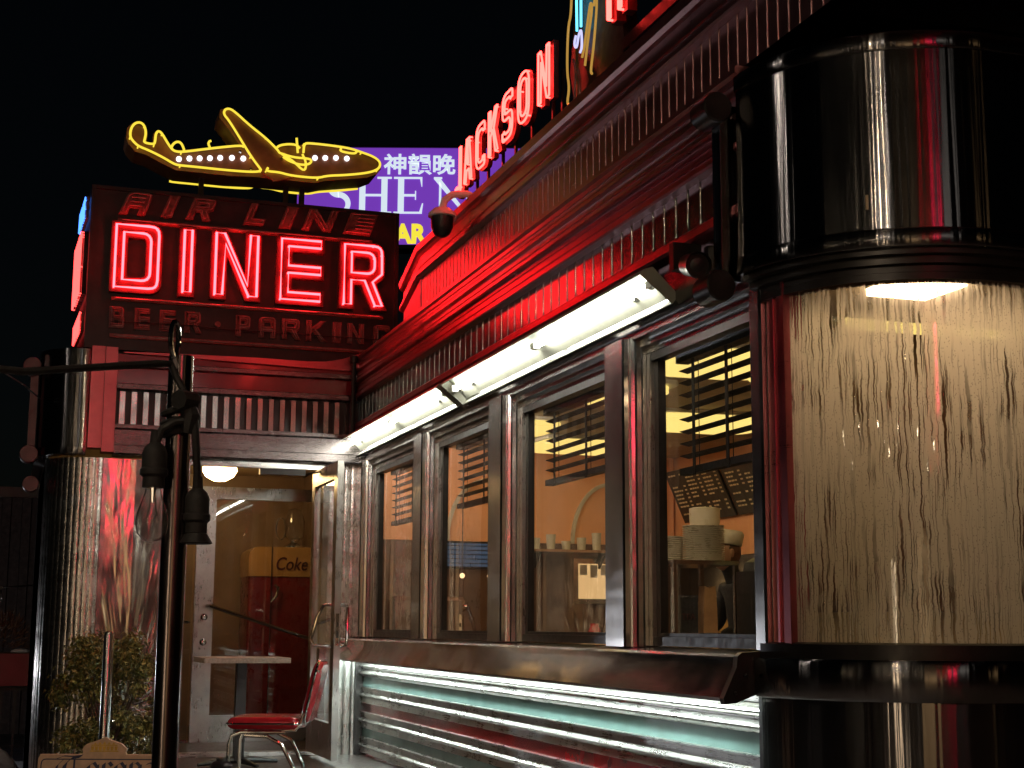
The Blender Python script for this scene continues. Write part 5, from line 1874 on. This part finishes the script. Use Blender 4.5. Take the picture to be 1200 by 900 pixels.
for (x, y, zc, rad) in clumps:
    for q in range(95):
        d_ = Vector((rr.gauss(0, 1), rr.gauss(0, 1), rr.gauss(0, 1))).normalized() * rad * rr.uniform(.35, 1.15)
        p = Vector((x, y, zc)) + d_
        n_ = (d_.normalized() + Vector((rr.uniform(-.8, .8), rr.uniform(-.8, .8), rr.uniform(0, 1)))).normalized()
        e = n_.orthogonal().normalized()
        e = Matrix.Rotation(rr.uniform(0, 6.28), 3, n_) @ e
        f = n_.cross(e)
        ln, wd_ = rr.uniform(.01, .028), rr.uniform(.006, .012)
        m.add([p - e * ln, p + f * wd_ + n_ * .003, p + e * ln - n_ * .004, p - f * wd_ + n_ * .003], [(0, 1, 2, 3)])
m.build("foliage", LEAF, pl, 0)

# pedestal table
t = thing("cafe_table", (1.57, 10.6, FL), "small square cafe table on a black pedestal before the entrance doors", "table")
m = MB()
m.prism_z(rp([(1.27, 10.32, .02), (1.87, 10.32, .02), (1.87, 10.92, .02), (1.27, 10.92, .02)]), FL + .70, FL + .735); m.build("table_top", TABLETOP, t, 30)
m = MB(); m.box(1.535, 1.605, 10.585, 10.655, FL + .03, FL + .699); m.build("pedestal", BLACK, t, 0)
m = MB()
for a in (0, pi / 2):
    c_, s_ = cos(a + .3), sin(a + .3)
    m.tube([(1.57 - .3 * c_, 10.62 - .3 * s_, FL + .012), (1.57 - .1 * c_, 10.62 - .1 * s_, FL + .03), (1.57 + .1 * c_, 10.62 + .1 * s_, FL + .03), (1.57 + .3 * c_, 10.62 + .3 * s_, FL + .012)], [.012, .022, .022, .012], n=8)
m.build("foot", BLACK, t)

# diner chair facing the table, side on
ch = thing("diner_chair", (1.38, 8.24, FL), "chrome diner chair with red vinyl seat and back beside the open door", "chair")
ux = Vector((.3565, -.12, 0)).normalized()      # from seat front to back
uy = Vector((-ux.y, ux.x, 0))
c0 = Vector((1.375, 8.24, FL))
cf = lambda u, v, h: tuple(c0 + ux * u + uy * v + Vector((0, 0, h)))


def cushion(fn, w, d, h, rad=.05, n=6):
    mm = MB()
    lay = []
    for k in range(n + 1):
        a = -pi / 2 + pi * k / n
        ins_ = (1 - cos(a)) * h * .5
        out = rp([(-w / 2 + ins_, -d / 2 + ins_, rad), (w / 2 - ins_, -d / 2 + ins_, rad), (w / 2 - ins_, d / 2 - ins_, rad), (-w / 2 + ins_, d / 2 - ins_, rad)], 5)
        lay.append([fn(u, v, h / 2 * (1 + sin(a))) for u, v in out])
    k = len(lay[0])
    V = [p for l in lay for p in l]
    F = [(i * k + j, i * k + (j + 1) % k, (i + 1) * k + (j + 1) % k, (i + 1) * k + j) for i in range(n) for j in range(k)]
    cb = [sum((Vector(p) for p in lay[0]), Vector()) / k, sum((Vector(p) for p in lay[-1]), Vector()) / k]
    V += [tuple(cb[0]), tuple(cb[1] + (cb[1] - cb[0]) * .12)]
    for j in range(k):
        F.append((j, (j + 1) % k, len(V) - 2)); F.append((n * k + (j + 1) % k, n * k + j, len(V) - 1))
    mm.add(V, F)
    return mm


seat = cushion(lambda u, v, h: cf(u, v, .405 + h), .39, .40, .065).build("seat", VINYL, ch, 60)
m = MB(); m.tube([cf(u, v, .437) for u, v in rp([(-.197, -.202, .05), (.197, -.202, .05), (.197, .202, .05), (-.197, .202, .05)], 5)], .006, True, 8); m.build("piping", CHROME, seat)
tilt = lambda s: .19 + s * .22          # the back leans away
back = cushion(lambda u, v, h: cf(tilt(u + .16) + .0 + h, v, .60 + u), .33, .36, .05, .08).build("backrest", VINYL, ch, 60)
m = MB(); m.tube([cf(tilt(u + .16) + .025, v, .60 + u) for u, v in rp([(-.166, -.182, .08), (.166, -.182, .08), (.166, .182, .08), (-.166, .182, .08)], 5)], .007, True, 8); m.build("piping", CHROME, back)
for sd in (-1, 1):
    v = sd * .165
    m = MB(); m.tube([cf(.12, v, .392), (cf(-.12, v, .392)), cf(-.165, v, .375), cf(-.18, v, .33), cf(-.185, v * 1.05, 0)], .011, n=10); m.build("front_leg", CHROME, ch)
    m = MB(); m.tube([cf(-.10, v * .96, .377), cf(.02, v * .96, .37), cf(.10, v, .33), cf(.17, v, .2), cf(.205, v * 1.05, 0)], .011, n=10); m.build("rear_leg", CHROME, ch)
    m = MB(); m.tube([cf(.10, v, .40), cf(.17, v, .405), cf(.20, v, .44), cf(.225, v, .52), cf(.285, v, .72)], .010, n=10); m.build("back_post", CHROME, ch)

# ------------------------------------------------------------------ left background
t = thing("planter_box", (.0, 14.8, 0), "red wooden planter box with dry brown bushes on a black railing", "planter")
m = MB()
m.box(-1.6, .42, 14.5, 14.95, 1.0, 1.29)
m.build("box_body", RED_BOX, t, 0)
m = MB(); m.box(-1.58, .40, 14.52, 14.93, 1.291, 1.30); m.build("soil", BARK, t, 0)
m = MB(); m.ball((.12, 14.62, 1.305), .06, 12, (1.4, .8, .5)); m.ball((.2, 14.66, 1.30), .04, 10, (1.4, .8, .5)); m.build("snow_patch", SNOW, t, 60)
rr = random.Random(5)
m = MB()
for cx in (-1.2, -.65, -.1):
    for k in range(900):
        a = rr.uniform(0, 2 * pi); e = rr.uniform(-.2, 1.3)
        d_ = Vector((cos(a) * cos(e), sin(a) * cos(e), abs(sin(e))))
        p = Vector((cx + .02, 14.72, 1.34)) + Vector((d_.x * .30, d_.y * .2, d_.z * .33)) * rr.uniform(.6, 1.05)
        q = p + (d_ + Vector((rr.uniform(-.5, .5), rr.uniform(-.5, .5), rr.uniform(0, .6)))).normalized() * rr.uniform(.03, .07)
        s_ = Vector((rr.uniform(-1, 1), rr.uniform(-1, 1), rr.uniform(-1, 1))).normalized() * .006
        m.add([p - s_, p + s_, q + s_ * .6, q - s_ * .6], [(0, 1, 2, 3)])
m.build("foliage", TWIG, t, 0)
t = thing("iron_railing", (-.4, 14.75, 0), "black upright-bar iron railing below the red planter box", "railing")
m = MB(); m.box(-2.4, .5, 14.68, 14.73, .95, .99); m.box(-2.4, .5, 14.69, 14.72, .2, .23); m.build("rail", BLACK, t, 0)
m = MB()
for k in range(24):
    x = -2.3 + k * .12
    m.box(x - .01, x + .01, 14.695, 14.715, .231, .949)
m.build("bars", BLACK, t, 0)
m = MB()
for x in (-2.38, -.95, .48):
    m.box(x - .025, x + .025, 14.68, 14.73, 0, 1.06)
m.build("post", BLACK, t, 0)


def snow_heap(x0, x1, y0, y1, h, seed):
    rr = random.Random(seed)
    n = 28
    ph = [(rr.uniform(2, 9), rr.uniform(2, 9), rr.uniform(0, 6.3)) for _ in range(7)]
    V, F = [], []
    for i in range(n + 1):
        for j in range(n + 1):
            u, v = i / n, j / n
            e = max(0, sin(pi * u)) ** .22 * max(0, sin(pi * v)) ** .5
            b = sum(sin(a * u * 3 + b_ * v * 3 + c) for a, b_, c in ph) / 7
            V.append((x0 + (x1 - x0) * u, y0 + (y1 - y0) * v, .1 + h * e * (.8 + .35 * b) + .02 * rr.random() * e))
    for i in range(n):
        for j in range(n):
            a = i * (n + 1) + j
            F.append((a, a + n + 1, a + n + 2, a + 1))
    mm = MB(); mm.add(V, F)
    return mm


one("snow_heap", snow_heap(-1.2, .195, 11.8, 13.6, .62, 3), SNOW, "heap of old snow by the left corner of the entrance, below the railing", "snow", None, 80)
t = thing("dark_building", (-2, 24, 0), "low dark corrugated building in the left background at night", "building")
m = MB(); m.ribs(line(-9, 23, 1.4, 23, 0, -1), 0, 3.45, .28, .14, .05); m.build("wall", BRICK, t, 0)
m = MB(); m.box(-9, 1.4, 23.01, 27, 3.3, 3.4); m.build("roof", BLACK, t, 0)
m = MB(); m.box(-9, 1.4, 22.9, 23.02, 3.40, 3.55); m.build("coping", DARKM, t, 0)
m = MB(); m.box(-9, -8.9, 23.02, 27, 0, 3.29); m.box(1.3, 1.4, 23.02, 27, 0, 3.29); m.build("side_wall", BRICK, t, 0)
t = thing("string_bulb", (.09, 13.5, 1.75), "tiny clear bulb hanging from a thin grey wire in the left background", "light bulb")
m = MB(); m.tube([(-3, 13.4, 1.98), (-1.2, 13.45, 1.86), (-.3, 13.5, 1.845), (.3, 13.55, 1.90), (.4, 13.9, 1.95)], .006, n=6); m.build("wire", CHROME, t)
m = MB(); m.lathe([(.012, 0), (.014, -.03), (.03, -.07), (.02, -.1), (0, -.105)], (-.08, 13.52, 1.815), n=14); m.build("bulb", BULBG, t)
m = MB(); m.lathe([(0, .03), (.014, .03), (.014, 0), (0, 0)], (-.08, 13.52, 1.815), n=10); m.build("socket", BLACK_M, t)
m = MB(); m.tube([(-.8, 6, 2.95), (.02, 10.9, 3.22), (.13, 11.35, 3.2)], .006, n=6)
one("service_wire", m, DARKM, "thin wire slanting down from the upper left to the entrance corner", "wire")

# ------------------------------------------------------------------ across the street, behind the viewer: invented sources of reflections and fill light
def added_street_lamp(x, y, label, dirx):  # invented lamps out of view, mirrored in the curved steel
    t = thing("street_lamp", (x, y, 0), label, "street lamp", "street lamps across the road")
    m = MB(); m.tube([(x, y, 0), (x, y, 6.0), (x + dirx * .25, y, 6.4), (x + dirx * 1.2, y, 6.6)], [.09, .06, .05, .04], n=12); m.build("pole", DARKM, t)
    m = MB(); m.box(x + dirx * 1.0, x + dirx * 1.7, y - .16, y + .16, 6.58, 6.68); m.build("head", DARKM, t, 0)
    m = MB(); m.box(x + dirx * 1.3, x + dirx * 1.48, y - .12, y + .12, 6.555, 6.579); m.build("lens", ADDED_LED, t, 0)
    return t


added_street_lamp(-6.2, -5.5, "street lamp on the far kerb behind the viewer, nearer to the crossing", 1)
added_street_lamp(-7.0, 7.0, "street lamp on the far kerb opposite the entrance", 1)

t = thing("lantern_post", (-2.3, 15.6, 0), "low post lantern with a cool white globe left of the entrance, outside the picture", "lantern")  # unseen lantern added to brighten snow and planter
m = MB(); m.lathe([(0, 0), (.12, 0), (.12, .1), (.04, .14), (.035, .85), (.08, .9), (.02, .92), (.02, 1.05), (0, 1.05)], (-2.3, 15.6, .0), n=16); m.build("post", DARKM, t)
m = MB(); m.ball((-2.3, 15.6, 1.11), .05, 18); m.build("globe", FILL_COOL, t)
t = thing("street_lamp", (-1.9, -.6, 0), "street lamp on the near kerb just behind the viewer, its head tilted to the diner", "street lamp", "street lamps across the road")  # lamp added to brighten the board, shrub and chair
m = MB(); m.tube([(-1.9, -.6, 0), (-1.9, -.6, 4.4), (-1.7, -.45, 4.7), (-1.2, .05, 4.8)], [.07, .05, .04, .035], n=12); m.build("pole", DARKM, t)
m = MB(); m.obox((-1.0, .2, 4.72), (.26, 0, 0), (0, .13, .08), (0, -.02, .035)); m.build("head", DARKM, t, 0)
m = MB(); m.obox((-1.0, .224, 4.679), (.042, 0, 0), (0, .10, .0615), (0, -.0018, .003)); m.build("lens", FILL_NEAR, t, 0)
t = thing("corner_shop", (3, -12, 0), "brick shop building across the road behind the viewer with lit windows", "building")  # invented shop out of view, there for the steel to mirror
m = MB(); m.box(-6, 12, -18, -12, 0, 7.5); m.build("wall", BRICK, t, 0)
for (x0, x1, z0, z1) in ((-4.8, -2.2, .8, 2.9), (8.4, 9.4, 4.2, 5.4)):
    m = MB()
    m.plate([[(x0 - .08, z0 - .08), (x1 + .08, z0 - .08), (x1 + .08, z1 + .08), (x0 - .08, z1 + .08)], [(x0, z1), (x1, z1), (x1, z0), (x0, z0)]], lambda u, v, q: (u, -11.99 + q, v), .001, .08)
    w_ = m.build("window", DARKM, t, 0)
    m = MB(); m.box(x0, x1, -11.99, -11.97, z0, z1); m.build("pane", WARMWIN, w_, 0)
t = thing("shop_sign", (3, -11.9, 6.4), "long dark shop sign with a lit white end across the road behind the viewer", "sign")  # sign invented for white reflections in the vestibule ribs
SFW = emit("lit_white_sign", (1, .93, .82), 1.1)
SFR = emit("lit_red_sign", (1, .05, .08), 1.3)
m = MB(); m.box(1.7, 8, -11.99, -11.9, 5.7, 7.2); m.build("box_body", DARKM, t, 0)
m = MB(); m.box(1.9, 3.9, -11.899, -11.88, 5.8, 7.1); m.build("white_face", SFW, t, 0)
bs = thing("blade_sign", (-.4, -11.9, 3.5), "tall red neon blade sign on the shop across the road", "neon sign")  # invented sign that gives the red streak on the drum
m = MB(); m.box(-1.3, .5, -11.99, -11.9, 3.5, 7.2); m.build("cabinet", SIGN_BK, bs, 0)
BLADE = emit("red_sign_face", (1, .03, .06), 1.6)
m = MB(); m.box(-.5, -.38, -11.899, -11.88, 3.55, 7.15); m.build("sign_face", BLADE, bs, 0)
m = MB()
for k in range(3):
    m.tube([((-1.15, .3, .4)[k], -11.84, 3.7), ((-1.05, .3, .2)[k], -11.84, 7.0)], .03, n=8)
m.build("neon_tube", NEON_R, bs)

t = thing("row_shop", (-8, -7, 0), "low shop with a bright warm display window across the side street behind the viewer", "building")  # shop window added as fill light for shrub and board
m = MB(); m.box(-12, -8, -10, -4, 0, 3.6); m.build("wall", BRICK, t, 0)
FILLWIN = emit("bright_display_window", (1, .74, .46), 10)
m = MB(); m.box(-7.99, -7.94, -8.4, -6.8, .3, 2.6); w_ = m.build("window", DARKM, t, 0)
m = MB(); m.box(-7.939, -7.92, -8.3, -6.9, .4, 2.5); m.build("pane", FILLWIN, w_, 0)

t = thing("hanging_sign", (.9, -11.7, 4.4), "small upright red neon sign beside the tall blade sign on the shop behind the viewer", "neon sign")  # invented sign that puts the red reflection in the fogged pane
m = MB(); m.box(.55, 1.2, -11.99, -11.9, 4.4, 5.9); m.build("cabinet", SIGN_BK, t, 0)
HANG = emit("bright_red_neon_sign", (1, .03, .09), 26)
m = MB()
for (x0, x1, z0, z1) in ((.62, .74, 4.5, 5.8), (1.0, 1.12, 4.5, 5.8), (.741, .999, 5.2, 5.3), (.741, .999, 5.7, 5.8), (.741, .999, 4.7, 4.8)):
    m.box(x0, x1, -11.899, -11.86, z0, z1)
m.build("neon_tube", HANG, t, 0)
t = thing("festoon_lights", (-3, -5, 4), "string of small warm bulbs hung over the pavement behind the viewer", "string lights")  # bulbs added to draw thin streaks on the curved steel
pts = []
FEST = emit("small_festoon_bulb", (1, .78, .5), 110)
for i in range(13):
    u = i / 12
    pts.append((-9 + 10.5 * u, 2 - 10 * u, 4.3 - 1.0 * sin(pi * ((u * 3) % 1))))
m = MB(); m.tube(pts, .008, n=6); m.build("wire", BLACK_M, t)
for q in pts[1:-1]:
    m = MB(); m.ball((q[0], q[1], q[2] - .06), .03, 10, (1, 1, 1.4)); m.build("bulb", FEST, t)
